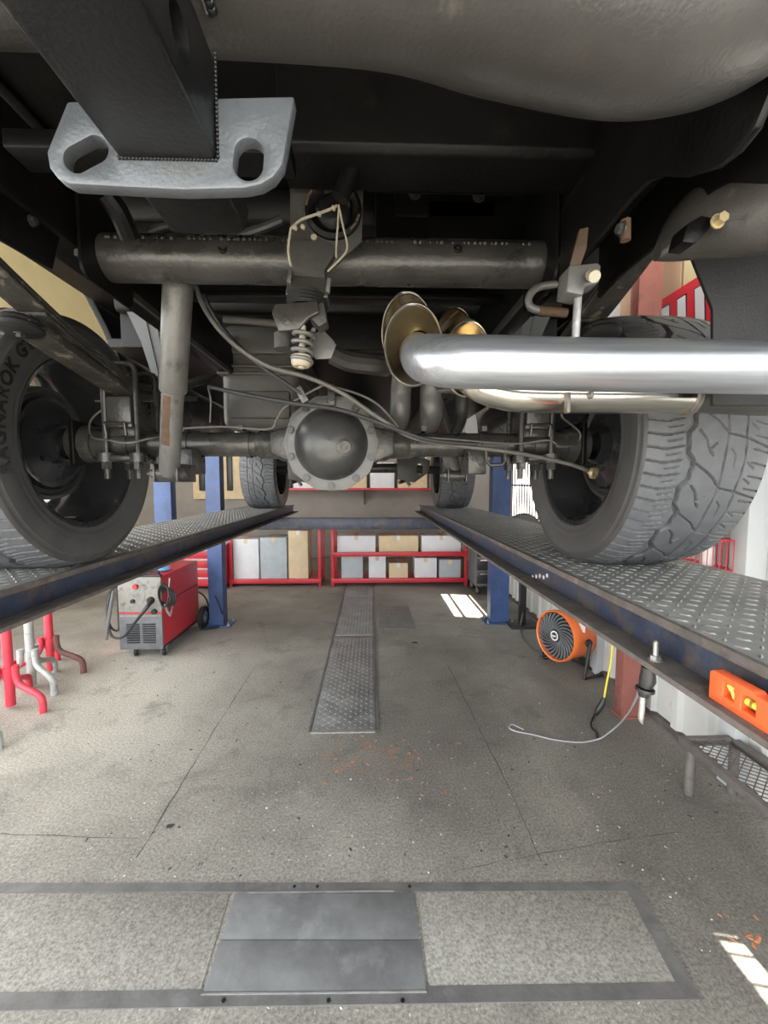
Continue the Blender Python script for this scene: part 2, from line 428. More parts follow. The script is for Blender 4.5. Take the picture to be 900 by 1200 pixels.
for (xa, ya, xb, yb) in ((290, 1047, 462, 1045), (236, 1166, 500, 1163)):   # bright worn edging around the boards
    strip(fp(xa, ya), fp(xb, yb), .004, 'edge_strip', 'deck_lug', .007, side=-1)
for x in (262, 345, 385, 472, 372, 480): 
    y = 1174 if x in (262, 385, 472) else 1040
    q = MB(); p = fp(x, y); q.cyl((p.x, p.y, 0), (p.x, p.y, .0052), .006, seg=10); q.build('screw_head', 'black_plastic', floor)
# diamond plates over the trench
def dplate(ax0, ax1, ay0, ay1, name='trench_plate'):
    q = MB(); q.bb(ax0, ax1, ay0, ay1, -.01, .006, .002)
    pl = q.build(name, 'trench_plate', floor)
    vs = []; fs = []
    sp = .030
    ny = int((ay1-ay0-.03)/sp*1.0); nx = int((ax1-ax0-.03)/(sp*1.0))
    for j in range(ny):
        for i in range(nx):
            x = ax0+.025+i*(ax1-ax0-.05)/max(1, nx-1); y = ay0+.025+j*sp
            a = PI/4 if (i+j) % 2 else -PI/4
            d = Vector((math.cos(a), math.sin(a)))*.0125; e = Vector((-math.sin(a), math.cos(a)))*.0032
            k = len(vs)
            vs += [(x-d.x, y-d.y, .006), (x+e.x, y+e.y, .006), (x+d.x, y+d.y, .006), (x-e.x, y-e.y, .006), (x-d.x*.6, y-d.y*.6, .0082), (x+d.x*.6, y+d.y*.6, .0082)]
            fs += [(k, k+3, k+5, k+4), (k+3, k+2, k+5), (k+2, k+1, k+4, k+5), (k+1, k, k+4)]
    me = bpy.data.meshes.new('raised_pattern'); me.from_pydata(vs, [], fs)
    mk('raised_pattern', me, 'deck_lug', pl, 20, kind='stuff')
    return pl
TL, TR = fp(365, 858), fp(440, 858)
y1_, y2_, y3_ = fp(400, 747).y, fp(400, 741).y, fp(420, 699).y
dplate(TL.x, TR.x, TL.y, y1_); dplate(TL.x+.005, TR.x-.003, y1_+.05, y2_+1.25); dplate(TL.x, TR.x, y2_+1.28, y2_+2.6)
q = MB(); q.bb(TL.x, TR.x, TL.y-.018, TL.y, -.01, .008); q.build('edge_strip', 'deck_lug', floor)
for x in (TL.x-.02, TR.x+.004):
    q = MB(); q.bb(x, x+.016, TL.y, y2_+2.6, -.01, .005); q.build('frame_strip', 'iron_frame', floor)
p = fp(442, 737); q = MB(); q.bb(p.x+.02, p.x+.38, p.y, p.y+.75, -.01, .003, .001); q.build('cover_plate', 'iron_frame', floor)
for i in range(6):
    q = MB(); q.cyl((p.x+.1+.06*(i % 3), p.y+.45+.12*(i//3), 0), (p.x+.1+.06*(i % 3), p.y+.45+.12*(i//3), .0036), .012, seg=10); q.build('screw_head', 'black_plastic', floor)
# saw cuts / cracks: thin dark fillets let into the slab
mat('crack_dark', (.045, .043, .04), .9, 0, .2, 30)
def crack(pts, wd, name='expansion_joint'):
    pp = [fp(*p) for p in pts]
    line = []
    for a, b in zip(pp[:-1], pp[1:]):
        n = max(2, int((b-a).length/.06))
        for k in range(n): line.append(a.lerp(b, k/n))
    line.append(pp[-1])
    vs = []; fs = []
    for i, p in enumerate(line):
        d = (line[min(i+1, len(line)-1)]-line[max(i-1, 0)]).normalized(); nn = Vector((-d.y, d.x, 0))
        j = nn*random.uniform(-.004, .004); ww = wd*random.uniform(.35, 1.2)
        vs += [p+j-nn*ww, p+j+nn*ww]
        if i: k = 2*i; fs.append((k-2, k, k+1, k-1))
    vs = [(v.x, v.y, .0008) for v in vs]
    me = bpy.data.meshes.new(name); me.from_pydata(vs, [], fs); mk(name, me, 'crack_dark', floor)
crack([(300, 780), (262, 838), (215, 915), (160, 1005)], .0022)
crack([(525, 780), (560, 850), (600, 930), (635, 1010)], .0018)
crack([(0, 978), (70, 980), (165, 982)], .0018)
crack([(530, 1020), (720, 985), (800, 975)], .0012)
def oil_spot(px, py, r):
    c = fp(px, py); pts = []
    for k in range(16):
        an = 2*PI*k/16; q_ = r*random.uniform(.55, 1.1); pts.append((c.x+q_*math.cos(an), c.y+q_*.8*math.sin(an)))
    q = MB(); q.prism(pts, .0008, Matrix.Translation((0, 0, 0))); q.build('oil_spot', 'crack_dark', floor)
for a in ((200, 968, .018), (588, 1038, .008), (486, 753, .03), (640, 772, .03), (110, 1050, .006)): oil_spot(*a)
# debris on the slab
def chips(n, name, m, boxpx, s0, s1):
    vs = []; fs = []
    for _ in range(n):
        p = fp(random.uniform(boxpx[0], boxpx[2]), random.uniform(boxpx[1], boxpx[3]))
        a = random.uniform(0, PI); l = random.uniform(s0, s1); ww = l*random.uniform(.15, .6); h = random.uniform(.001, .004)
        d = Vector((math.cos(a), math.sin(a), 0))*l; e = Vector((-math.sin(a), math.cos(a), 0))*ww
        k = len(vs); zz = Vector((0, 0, h))
        vs += [p-d-e*.5, p+d*.8-e, p+d+e*.6, p-d*.7+e, p-d*.4+zz, p+d*.5+zz]
        fs += [(k, k+1, k+5, k+4), (k+1, k+2, k+5), (k+2, k+3, k+4, k+5), (k+3, k, k+4)]
    me = bpy.data.meshes.new(name); me.from_pydata([tuple(v) for v in vs], [], fs)
    mk(name, me, m, floor, kind='stuff')
chips(520, 'metal_shavings', 'debris_white', (60, 740, 840, 1190), .0015, .005)
chips(160, 'dirt_crumbs', 'crack_dark', (100, 720, 860, 1030), .003, .010)
chips(34, 'rust_flakes', 'debris_orange', (380, 860, 540, 935), .004, .013)
chips(10, 'rust_flakes', 'debris_orange', (840, 1070, 895, 1110), .006, .016)

# right wall: low plinth of corrugated sheets, smooth wall above, barred openings
OPEN = [(.50, 1.085, 1.00, 1.375), (4.15, 5.6, .78, 1.72)]    # y0,y1,z0,z1 of the openings
def wall_with_holes():
    q = MB()
    ys = [RY0, OPEN[0][0], OPEN[0][1], OPEN[1][0], OPEN[1][1], RY1]
    for a, b in ((ys[0], ys[1]), (ys[2], ys[3]), (ys[4], ys[5])): q.bb(WX+.03, WX+.13, a, b, 0, 5.2)
    for (a, b, c, d) in OPEN:
        q.bb(WX+.03, WX+.13, a, b, 0, c); q.bb(WX+.03, WX+.13, a, b, d, 5.2)
    return q
wall = struct(wall_with_holes().build('wall_right', 'wall_panel'))
pit = .30
yy = RY0+.5
q = MB()
def corr(y0, y1, z1, name='corrugated_sheet'):
    prof = []; y = y0
    while y < y1-.01:
        prof += [(y, 0), (y+.05, 0), (y+.065, -.028), (y+.11, -.028), (y+.125, 0)]
        y += pit*.72
    prof.append((y1, 0))
    vs = []; fs = []
    for (y, dx) in prof:
        vs += [(WX+dx, y, .03), (WX+dx, y, z1), (WX+dx+.008, y, .03), (WX+dx+.008, y, z1)]
    for i in range(len(prof)-1):
        k = 4*i; fs += [(k, k+1, k+5, k+4), (k+2, k+6, k+7, k+3), (k+1, k+3, k+7, k+5), (k, k+4, k+6, k+2)]
    me = bpy.data.meshes.new(name); me.from_pydata(vs, [], fs)
    mk(name, me, 'wall_white', wall, 20)
y = RY0+.2
while y < 7.8:
    corr(y, min(y+.98, 7.9), .74); y += .985
q = MB(); q.bb(WX-.03, WX+.03, RY0, RY1, .0, .035); q.build('sill_angle', 'flange_rust', wall)
q = MB(); q.bb(WX-.03, WX+.03, RY0, RY1, .74, .79); q.build('rail', 'wall_panel', wall)
for y, wd in ((1.86, .09), (3.05, .10), (5.85, .12)):
    q = MB(); q.bb(WX-.07, WX+.03, y-wd/2, y+wd/2, .0, 5.0, .004); q.build('wall_stud', 'wall_panel', wall)
# coloured boarding high on the wall (seen through the wheel arch)
for y0, y1, m in ((1.7, 2.40, 'wall_cream'), (2.42, 3.4, 'wall_brown')):
    q = MB(); q.bb(WX+.005, WX+.03, y0, y1, 2.0, 4.4, .003); q.build('wall_board', m, wall)
for n, (a, b, c, d) in enumerate(OPEN):
    win = MB()
    for s in ((a-.04, a, c-.04, d+.04), (b, b+.04, c-.04, d+.04)): win.bb(WX-.01, WX+.14, s[0], s[1], s[2], s[3])
    for s in ((a, b, c-.04, c), (a, b, d, d+.04)): win.bb(WX-.01, WX+.14, s[0], s[1], s[2], s[3])
    wo = struct(win.build('window_%d' % (n+1), 'rust' if n else 'wall_panel'))
    if n == 0:
        for yb, tb_ in ((1.050, .018), (1.010, .007), (.930, .007), (.84, .007), (.75, .007), (.66, .007), (.57, .007)):
            q = MB(); q.bb(WX+.05, WX+.06, yb, yb+tb_, c, d); q.build('security_bar', 'rust', wo)
    else:
        nb = 17
        for k in range(1, nb):
            yb = a+(b-a)*k/nb
            q = MB(); q.cyl((WX+.06, yb, c), (WX+.06, yb, d), .009, seg=8); q.build('security_bar', 'rust', wo)
        for zz in (.22, .62):
            q = MB(); q.bb(WX+.05, WX+.07, a, b, c+zz, c+zz+.02); q.build('security_bar', 'rust', wo)
q = MB(); q.bb(-5.8, 1.9, RY1, RY1+.12, 0, 5.2); wb = struct(q.build('wall_back', 'wall_back'))
q = MB(); q.bb(LX-.12, LX, 3.6, RY1, 0, 5.2); wl = struct(q.build('wall_left', 'wall_cream'))
q = MB(); q.bb(LX-.01, LX+.06, 3.6, RY1, 4.38, 4.46); q.build('rail', 'wall_brown', wl)
q = MB(); q.bb(LX-.01, LX+.02, 3.6, RY1, 4.46, 5.2); q.build('wall_board', 'wall_brown', wl)
q = MB(); q.bb(-5.8, 2.0, RY0-.1, RY1+.15, 5.2, 5.3); ce = struct(q.build('ceiling', 'roof_sheet'))
for y in (0.5, 3.0, 5.5):
    q = MB(); q.bb(-5.7, 1.9, y-.06, y+.06, 5.0, 5.2); q.build('roof_beam', 'wall_brown', ce)
# red-oxide column by the right wall
p = fp(728, 842)
q = MB(); q.bb(p.x, p.x+.135, p.y, p.y+.010, 0, 5.2); q.bb(p.x, p.x+.135, p.y+.068, p.y+.078, 0, 5.2); q.bb(p.x+.004, p.x+.014, p.y+.01, p.y+.068, 0, 5.2)
col = struct(q.build('trim_1', 'column_red'))
q = MB(); q.bb(p.x-.01, p.x+.15, p.y-.01, p.y+.09, 0, .012); q.build('base_plate', 'column_red', col)
# red and white banner on the right wall
bt = thing('wall_banner', 'red banner with slanted white blocks hung on the right wall behind the tyre', 'banner', (WX, 2.4, 2.3))
BY0, BY1, BZ0, BZ1 = 1.85, 2.68, 2.12, 2.55
q = MB(); q.bb(WX-.004, WX+.004, BY0, BY1, BZ0, BZ1); q.build('banner_sheet', 'banner_red', bt)
for i, yb in enumerate((1.92, 2.06, 2.20, 2.33, 2.46)):
    for m, gx, gr_ in (('black_plastic', WX-.006, .008), ('banner_white', WX-.008, 0)):
        q = MB(); q.prism([(yb-gr_, BZ0+.03-gr_), (yb+.06+gr_, BZ0+.03-gr_), (yb+.06+.03+gr_, BZ1-.06+gr_), (yb+.03-gr_, BZ1-.06+gr_)], .003, YZ(gx)); q.build('print_block', m, bt)

# ================================================================== FOUR-POST LIFT
DZ = H-.275                                   # deck height
lift = thing('four_post_lift', 'dark blue four-post vehicle lift carrying the truck on two diamond plate runways', 'vehicle lift', (-.17, 2.3, 0))
YA, YB = -.35, 5.05
def runway(xin, xout, s):
    """xin: inner edge; s = +1 for the runway right of the camera"""
    q = MB(); q.bb(min(xin, xout), max(xin, xout), YA, YB, DZ-.012, DZ, .001)
    deck = q.build('runway_deck', 'deck_plate', lift)
    q = MB(); q.bb(min(xin+s*.006, xin+s*.02), max(xin+s*.006, xin+s*.02), YA, YB, DZ-.072, DZ-.012)
    q.build('channel_web', 'lift_blue', deck)
    a, b = sorted((xin-s*.055, xin+s*.02))
    q = MB(); q.bb(a, b, YA, YB, DZ-.084, DZ-.072, .002); q.build('channel_flange', 'flange_rust', deck)
    a, b = sorted((xin-s*.006, xin+s*.006))
    q = MB(); q.bb(a, b, YA, YB, DZ-.014, DZ+.004, .002); q.build('edge_strip', 'flange_rust', deck)
    q = MB(); a, b = sorted((xout-s*.02, xout)); q.bb(a, b, YA, YB, DZ-.084, DZ-.012); q.build('channel_web', 'lift_blue', deck)
    for ys in (3.1,):
        a, b = sorted((xin+s*.012, xout-s*.012)); q = MB(); q.bb(a, b, ys, ys+.006, DZ-.001, DZ+.0012); q.build('plate_seam', 'crack_dark', deck)
    vs = []; fs = []; sp = .034
    x0, x1 = sorted((xin+s*.018, xout-s*.018))
    nx = int((x1-x0)/sp); ny = int((YB-.15-.25)/sp)
    for j in range(ny):
        for i in range(nx+1):
            x = x0+.012+i*sp; y = .25+j*sp
            if x > x1-.01: continue
            a = PI/4 if (i+j) % 2 else -PI/4
            d = Vector((math.cos(a), math.sin(a)))*.0118; e = Vector((-math.sin(a), math.cos(a)))*.0036
            k = len(vs)
            vs += [(x-d.x, y-d.y, DZ), (x+e.x, y+e.y, DZ), (x+d.x, y+d.y, DZ), (x-e.x, y-e.y, DZ), (x-d.x*.6, y-d.y*.6, DZ+.003), (x+d.x*.6, y+d.y*.6, DZ+.003)]
            fs += [(k, k+3, k+5, k+4), (k+3, k+2, k+5), (k+2, k+1, k+4, k+5), (k+1, k, k+4)]
    me = bpy.data.meshes.new('raised_pattern'); me.from_pydata(vs, [], fs)
    mk('raised_pattern', me, 'deck_lug', deck, 20, kind='stuff')
    return deck
RXI, LXI = .585, -.932
rd = runway(RXI, RXI+.52, 1)
ld = runway(LXI, LXI-.52, -1)
# pale paint smudge on the web of the runway
q = MB()
for k in range(5):
    p = PX(624+4.2*k, 675+random.uniform(-3, 4), RXI+.004)
    q.box((RXI+.005, p.y, p.z), (.003, .010, .012), Euler((random.uniform(-.6, .6), 0, 0)))
q.build('paint_smudge', 'debris_white', rd)
PBR, PBL = fp(583, 728), fp(261, 727)
def post(cx, cy, h=2.05, wm=1.0):
    q = MB()
    for (x0, x1, y0, y1) in ((-.095, .095, -.06, -.052), (-.095, -.087, -.06, .06), (.087, .095, -.06, .06), (-.095, -.05, .052, .06), (.05, .095, .052, .06)):
        q.bb(cx+x0*wm, cx+x1*wm, cy+y0, cy+y1, .012, h)
    po = q.build('post', 'post_blue', lift)
    q = MB(); q.bb(cx-.15, cx+.15, cy-.11, cy+.11, 0, .012, .002); q.build('base_plate', 'post_blue', po)
    for dx in (-.125, .125):
        for dy in (-.085, .085):
            q = MB(); q.hexbolt((cx+dx, cy+dy, .012), (0, 0, 1), .012, .012, .02); q.build('anchor_bolt', 'bare_steel', po)
    q = MB(); q.bb(cx-.095*wm, cx+.095*wm, cy-.06, cy+.06, h, h+.01); q.build('cap', 'post_blue', po)
for (cx, cy) in ((PBR.x, PBR.y), (PBL.x, PBR.y), (PBR.x, -.28), (PBL.x, -.28)): post(cx, cy, wm=1.0 if cx > 0 else .75)
for cy in (PBR.y, -.28):
    q = MB(); q.bb(PBL.x+.10, PBR.x-.10, cy-.05, cy+.05, DZ-.20, DZ-.086, .003); q.build('crossbeam', 'lift_blue', lift)

# ================================================================== TRUCK
TX, AY, AZ = -.125, 1.425, H+.126
TR_ = .405                                    # tyre radius, slightly pressed on the deck
AZ = DZ + .0035 + TR_ - .008
truck = thing('pickup_truck', 'black pickup truck raised on the lift, seen from below its rear bumper', 'truck', (TX, 2.9, DZ))
def V(*a): return Vector(a)

def plate_px(pts, Y): return [(P(x, y, Y).x, P(x, y, Y).z) for x, y in pts]
# ---- wheels
WID = .334; DW = .017
def tread_mesh():
    Pn, per = 18, 48; nw = 120
    R = TR_; cir = 2*PI*R/Pn*1000            # mm per pitch
    hw = 142.+DW*1000
    w_ = np.linspace(-hw, hw, nw+1); s_ = np.linspace(0, cir, per, endpoint=False)
    S, W = np.meshgrid(s_, w_, indexing='ij')
    depth = np.zeros_like(S)
    c = cir
    seg = []                                  # (s0,w0,s1,w1,half width,depth)
    def pl(pts, hwid, dp):
        for a, b in zip(pts[:-1], pts[1:]): seg.append((a[0]*c, a[1], b[0]*c, b[1], hwid, dp))
    pl([(0, -66), (.38, -62), (.52, -46), (.88, -51), (1, -66)], 5.6, 13)       # bold zigzag groove
    pl([(0, 36), (.5, 33), (1, 36)], 1.7, 6); pl([(0, 84), (.5, 88), (1, 84)], 1.7, 6)
    pl([(.52, -46), (.80, 10), (1.02, 36), (1.10, 84), (1.30, 162)], 1.6, 7)    # thin diagonal cuts
    pl([(.98, -36), (1.10, -20), (1.32, -8), (1.42, 2)], 2.2, 7); pl([(1.32, -8), (1.20, 8)], 1.7, 5)
    pl([(.30, 48), (.40, 60), (.66, 62)], 1.3, 4); pl([(.55, 96), (.66, 118)], 1.3, 4); pl([(.85, 96), (.96, 120)], 1.3, 4)
    for k in range(4):
        o = k/4.
        pl([(o, -74), (o+.06, -116), (o+.0, -162)], 1.8, 7)
        pl([(o+.13, -80), (o+.17, -112)], 1.4, 5)
        pl([(o+.05, 108), (o+.14, 162)], 1.5, 5)
    for (a0, b0, a1, b1, hwid, dp) in seg:
        for sh in (-2*c, -c, 0, c, 2*c):
            ax, bx = a0+sh, a1+sh
            dx, dy = bx-ax, b1-b0; l2 = dx*dx+dy*dy
            t = np.clip(((S-ax)*dx+(W-b0)*dy)/l2, 0, 1)
            d = np.hypot(S-ax-t*dx, W-b0-t*dy)
            depth = np.maximum(depth, dp*np.clip((hwid+1.1-d)/1.8, 0, 1))
    crown = TR_ - .016*(np.abs(w_)/hw)**3.2
    vs = []; fs = []
    ns = Pn*per
    for i in range(ns):
        an = 2*PI*i/ns; ca, sa = math.cos(an), math.sin(an); dr = depth[i % per]
        for j in range(nw+1):
            r = crown[j]-dr[j]*.001
            vs.append((w_[j]*.001, r*ca, r*sa))
    n1 = nw+1
    for i in range(ns):
        i2 = (i+1) % ns
        for j in range(nw): fs.append((i*n1+j, i*n1+j+1, i2*n1+j+1, i2*n1+j))
    me = bpy.data.meshes.new('tread'); me.from_pydata(vs, [], fs)
    return me
RR = .268                                     # bead radius
def side_profile(s):
    h = WID/2
    pr = [(TR_-.016, s*(.142+DW)), (TR_-.021, s*(.147+DW)), (TR_-.030, s*(.1495+DW)), (TR_-.034, s*(.1488+DW)), (.378, s*(.1500+DW)), (.368, s*(.1520+DW)), (.366, s*(.1535+DW)), (.322, s*(.1540+DW)), (.318, s*(.1520+DW)), (.305, s*(.1500+DW)), (.296, s*(.1480+DW)), (.293, s*(.1460+DW)), (.288, s*(.1450+DW)), (.283, s*(.1435+DW)), (RR+.009, s*(.1425+DW)), (RR+.006, s*(.137+DW)), (RR, s*(.130+DW)), (RR-.006, s*(.118+DW))]
    return pr
wheel_parts = {}
def make_wheel(cx, cy, cz, inner, full=True):
    """inner = -1: the inner side of the wheel faces -X"""
    wh = part_empty('wheel', truck, (cx, cy, cz))
    mt = Matrix.Translation((cx, cy, cz)) @ (ident if inner == -1 else Matrix.Rotation(PI, 4, 'Z'))
    global wheel_parts
    if not wheel_parts:
        def keep(name, m, q=None, me=None, ang=35, kind=None):
            o = q.build(name, m, None, ang) if q else mk(name, me, m, None, ang)
            wheel_parts[name+str(len(wheel_parts))] = o
        keep('tyre_tread', 'tyre_tread', me=tread_mesh(), ang=40)
        for s in (-1, 1):
            q = MB(); q.lathe(side_profile(s), axis=(1, 0, 0), seg=96); keep('tyre_sidewall', 'tyre_side', q)
        # rim: local -X is the inner side
        q = MB(); q.lathe([(RR-.010, -.116-DW), (RR+.004, -.131-DW), (RR+.007, -.137-DW), (RR+.002, -.139-DW), (RR-.010, -.134-DW), (RR-.020, -.108-DW), (RR-.022, -.06), (RR-.040, -.03), (RR-.044, .05), (RR-.028, .085), (RR-.02, .11+DW), (RR-.006, .130+DW), (RR+.004, .137+DW), (RR+.006, .131+DW), (RR-.006, .116+DW)], axis=(1, 0, 0), seg=80)
        keep('rim_barrel', 'rim_black', q)
        q = MB()
        for k in range(8):
            an = 2*PI*k/8
            for d in (-.085, .085):
                a0 = an+d*.9
                q.tube([(.080, .075*math.cos(a0), .075*math.sin(a0)), (.098, .15*math.cos(an+d*.8), .15*math.sin(an+d*.8)), (.100, .232*math.cos(an+d*1.15), .232*math.sin(an+d*1.15))], [.02, .016, .018], 8)
        q.lathe([(0, .06), (.09, .06), (.098, .07), (.098, .10), (.05, .115), (0, .115)], axis=(1, 0, 0), seg=32)
        keep('spokes', 'rim_black', q)
        # drum and backing plate
        q = MB(); q.lathe([(0, -.035), (.150, -.035), (.163, -.028), (.172, -.040), (.182, -.040), (.184, -.024), (.176, -.014), (.178, .055), (.165, .062), (.10, .066), (0, .066)], axis=(1, 0, 0), seg=64)
        keep('brake_drum', 'diff_black', q)
        q = MB(); q.lathe([(0, -.060), (.095, -.058), (.118, -.046), (.140, -.045), (.149, -.052), (.152, -.036)], axis=(1, 0, 0), seg=64)
        q.lathe([(.050, -.09), (.062, -.088), (.066, -.06), (.066, -.05)], axis=(1, 0, 0), seg=24)
        for k in range(6):
            an = 2*PI*k/6+.4; q.hexbolt((-.056, .082*math.cos(an), .082*math.sin(an)), (-1, 0, 0), .008, .007)
        keep('backing_plate', 'rim_black', q)
        # valve stem / wheel weight and cast lettering
        q = MB(); q.box((-.088, .0, -.243), (.02, .03, .004)); keep('balance_weight', 'bare_steel', q)
        cu = bpy.data.curves.new('tx', 'FONT'); cu.body = 'RAGNAROK GT'; cu.size = .052; cu.extrude = .0; cu.space_character = 1.12; cu.offset = .0012
        to = bpy.data.objects.new('tx', cu); COL.objects.link(to)
        dg = bpy.context.evaluated_depsgraph_get(); dg.update()
        me = bpy.data.meshes.new_from_object(to.evaluated_get(dg)); COL.objects.unlink(to); bpy.data.objects.remove(to)
        b = bmesh.new(); b.from_mesh(me)
        for _ in range(2): bmesh.ops.subdivide_edges(b, edges=[e for e in b.edges if e.calc_length() > .012], cuts=1)
        r = bmesh.ops.extrude_face_region(b, geom=b.faces[:])
        top = [v for v in r['geom'] if isinstance(v, bmesh.types.BMVert)]; tops = set(top)
        xs = [v.co.x for v in b.verts]; xm = (min(xs)+max(xs))/2
        # inner side seen from -X: clockwise travel, tops outward, centred on the rear (-Y) side of the wheel
        for v in b.verts:
            th = (v.co.x-xm)/.345; rad = .3265+v.co.y*.92
            # viewed from -X, right is -Y ... clockwise from the viewer's 9 o'clock
            ang = WH_TXT + th
            rr_ = rad
            xx = -(.1515 if v not in tops else .1562)-DW
            v.co = Vector((xx, -math.sin(ang)*rr_, math.cos(ang)*rr_))
        bmesh.ops.recalc_face_normals(b, faces=b.faces[:])
        me2 = bpy.data.meshes.new('lettering'); b.to_mesh(me2); b.free(); bpy.data.meshes.remove(me)
        wheel_parts['lettering'] = mk('lettering', me2, 'tyre_letter', None, 30)
        for k, o in wheel_parts.items():
            o.matrix_basis = mt; setpar(o, wh)
    else:
        for k, o in wheel_parts.items():
            if not full and k in ('lettering',): continue
            dup(o, mt, wh)
    return wh
# lettering angle: 0 = top of the wheel seen from the inner side, growing clockwise for the viewer at -X
WH_TXT = -math.radians(74)
XR, XL = .684, -.930                           # inner sidewall planes
whr = make_wheel(XR+WID/2, AY, AZ, -1)
whl = make_wheel(XL-WID/2, AY, AZ, 1)
FYW = 4.45
make_wheel(XR+WID/2, FYW, AZ, -1, False); make_wheel(XL-WID/2, FYW, AZ, 1, False)

# ---- rear axle
ax = part_empty('rear_axle', truck, (TX, AY, AZ))
def sub(q, name, m, parent, **k): return q.build(name, m, parent, **k)
AXR = .040
for s in (-1, 1):
    q = MB()
    xe = (XR+.02) if s > 0 else (XL-.02)
    q.lathe([(.036, 0), (.052, 0), (.055, .02), (.055, .05), (.047, .07), (.047, .12), (AXR, .135)], c=(TX+s*.12, AY, AZ), axis=(s, 0, 0), seg=32)
    q.cyl((TX+s*.2, AY, AZ), (xe, AY, AZ), AXR, seg=32)
    q.cyl((xe-s*.16, AY, AZ), (xe-s*.05, AY, AZ), .046, .050, 28)
    q.cyl((xe-s*.05, AY, AZ), (xe+s*.02, AY, AZ), .058, .066, 28)
    sub(q, 'axle_tube', 'axle_grey', ax)
    q = MB(); q.bb(min(xe-s*.015, xe+s*.0), max(xe-s*.015, xe), AY-.07, AY+.07, AZ-.07, AZ+.07, .004)
    sub(q, 'axle_flange', 'chassis_black', ax)
    for dx in (.13, .33):
        q = MB()
        q.lathe([(.0415, 0), (.0445, 0), (.0445, .016), (.0415, .016)], c=(TX+s*(dx+.16), AY, AZ), axis=(1, 0, 0), seg=24, closed_prof=True)
        q.box((TX+s*(dx+.168), AY-.02, AZ+.05), (.016, .05, .016))
        sub(q, 'line_clip', 'axle_grey', ax)
    q = MB(); q.lathe([(.0, 0), (.012, 0), (.012, .006), (.009, .008), (0, .008)], c=(TX+s*.195, AY-.046, AZ), axis=(0, -1, 0), seg=16); sub(q, 'plug', 'axle_grey', ax)
# housing + cover (facing the camera, towards -Y)
q = MB(); q.lathe([(.138, .10), (.138, .085), (.132, .06), (.12, -.02), (.10, -.12), (.07, -.2), (.055, -.28), (.0, -.28)], c=(TX, AY, AZ-.005), axis=(0, -1, 0), seg=40)
for s in (-1, 1):
    q.prism([(TX+s*.09, AZ+.085), (TX+s*.135, AZ+.055), (TX+s*.20, AZ+.035), (TX+s*.20, AZ-.035), (TX+s*.135, AZ-.06), (TX+s*.09, AZ-.09)], .05, XZ(AY-.06), bev=.008)
sub(q, 'differential_housing', 'axle_grey', ax)
fl_y = AY-.085
poly = []
for k in range(20):
    an = 2*PI*k/20; r = .150 if k % 2 == 0 else .145
    poly.append((TX+r*math.cos(an), AZ-.005+r*1.02*math.sin(an)))
hole = [(TX+.104*math.cos(-2*PI*k/40), AZ-.005+.105*math.sin(-2*PI*k/40)) for k in range(40)]
q = MB(); q.prism(poly, .014, XZ(fl_y-.014), holes=[hole], bev=.002)
sub(q, 'cover_flange', 'cover_grey', ax)
q = MB(); q.lathe([(.116, .010), (.113, .022), (.107, .034), (.095, .060), (.075, .080), (.044, .092), (.0, .096)], c=(TX, fl_y, AZ-.005), axis=(0, -1, 0), seg=48)
sub(q, 'differential_cover', 'diff_black', ax)
q = MB(); q.lathe([(.026, -.004), (.026, .010), (.018, .012), (.018, .006), (.010, .006), (.010, .012), (.006, .012), (.006, .004), (0, .004)], c=P(404, 524, fl_y-.088), axis=(.18, -1, -.1), seg=24)
sub(q, 'fill_plug', 'axle_grey', ax)
for k in range(10):
    an = 2*PI*(k+.5)/10
    q = MB(); q.hexbolt((TX+.131*math.cos(an), fl_y-.0145, AZ-.005+.133*math.sin(an)), (0, -1, 0), .0095, .008); sub(q, 'cover_bolt', 'axle_grey', ax)
q = MB(); q.bb(TX-.008, TX+.014, fl_y-.03, fl_y-.01, AZ+.11, AZ+.175, .002); q.cyl((TX+.003, fl_y-.04, AZ+.135), (TX+.003, fl_y-.01, AZ+.135), .012, seg=12)
sub(q, 'line_bracket', 'axle_grey', ax)
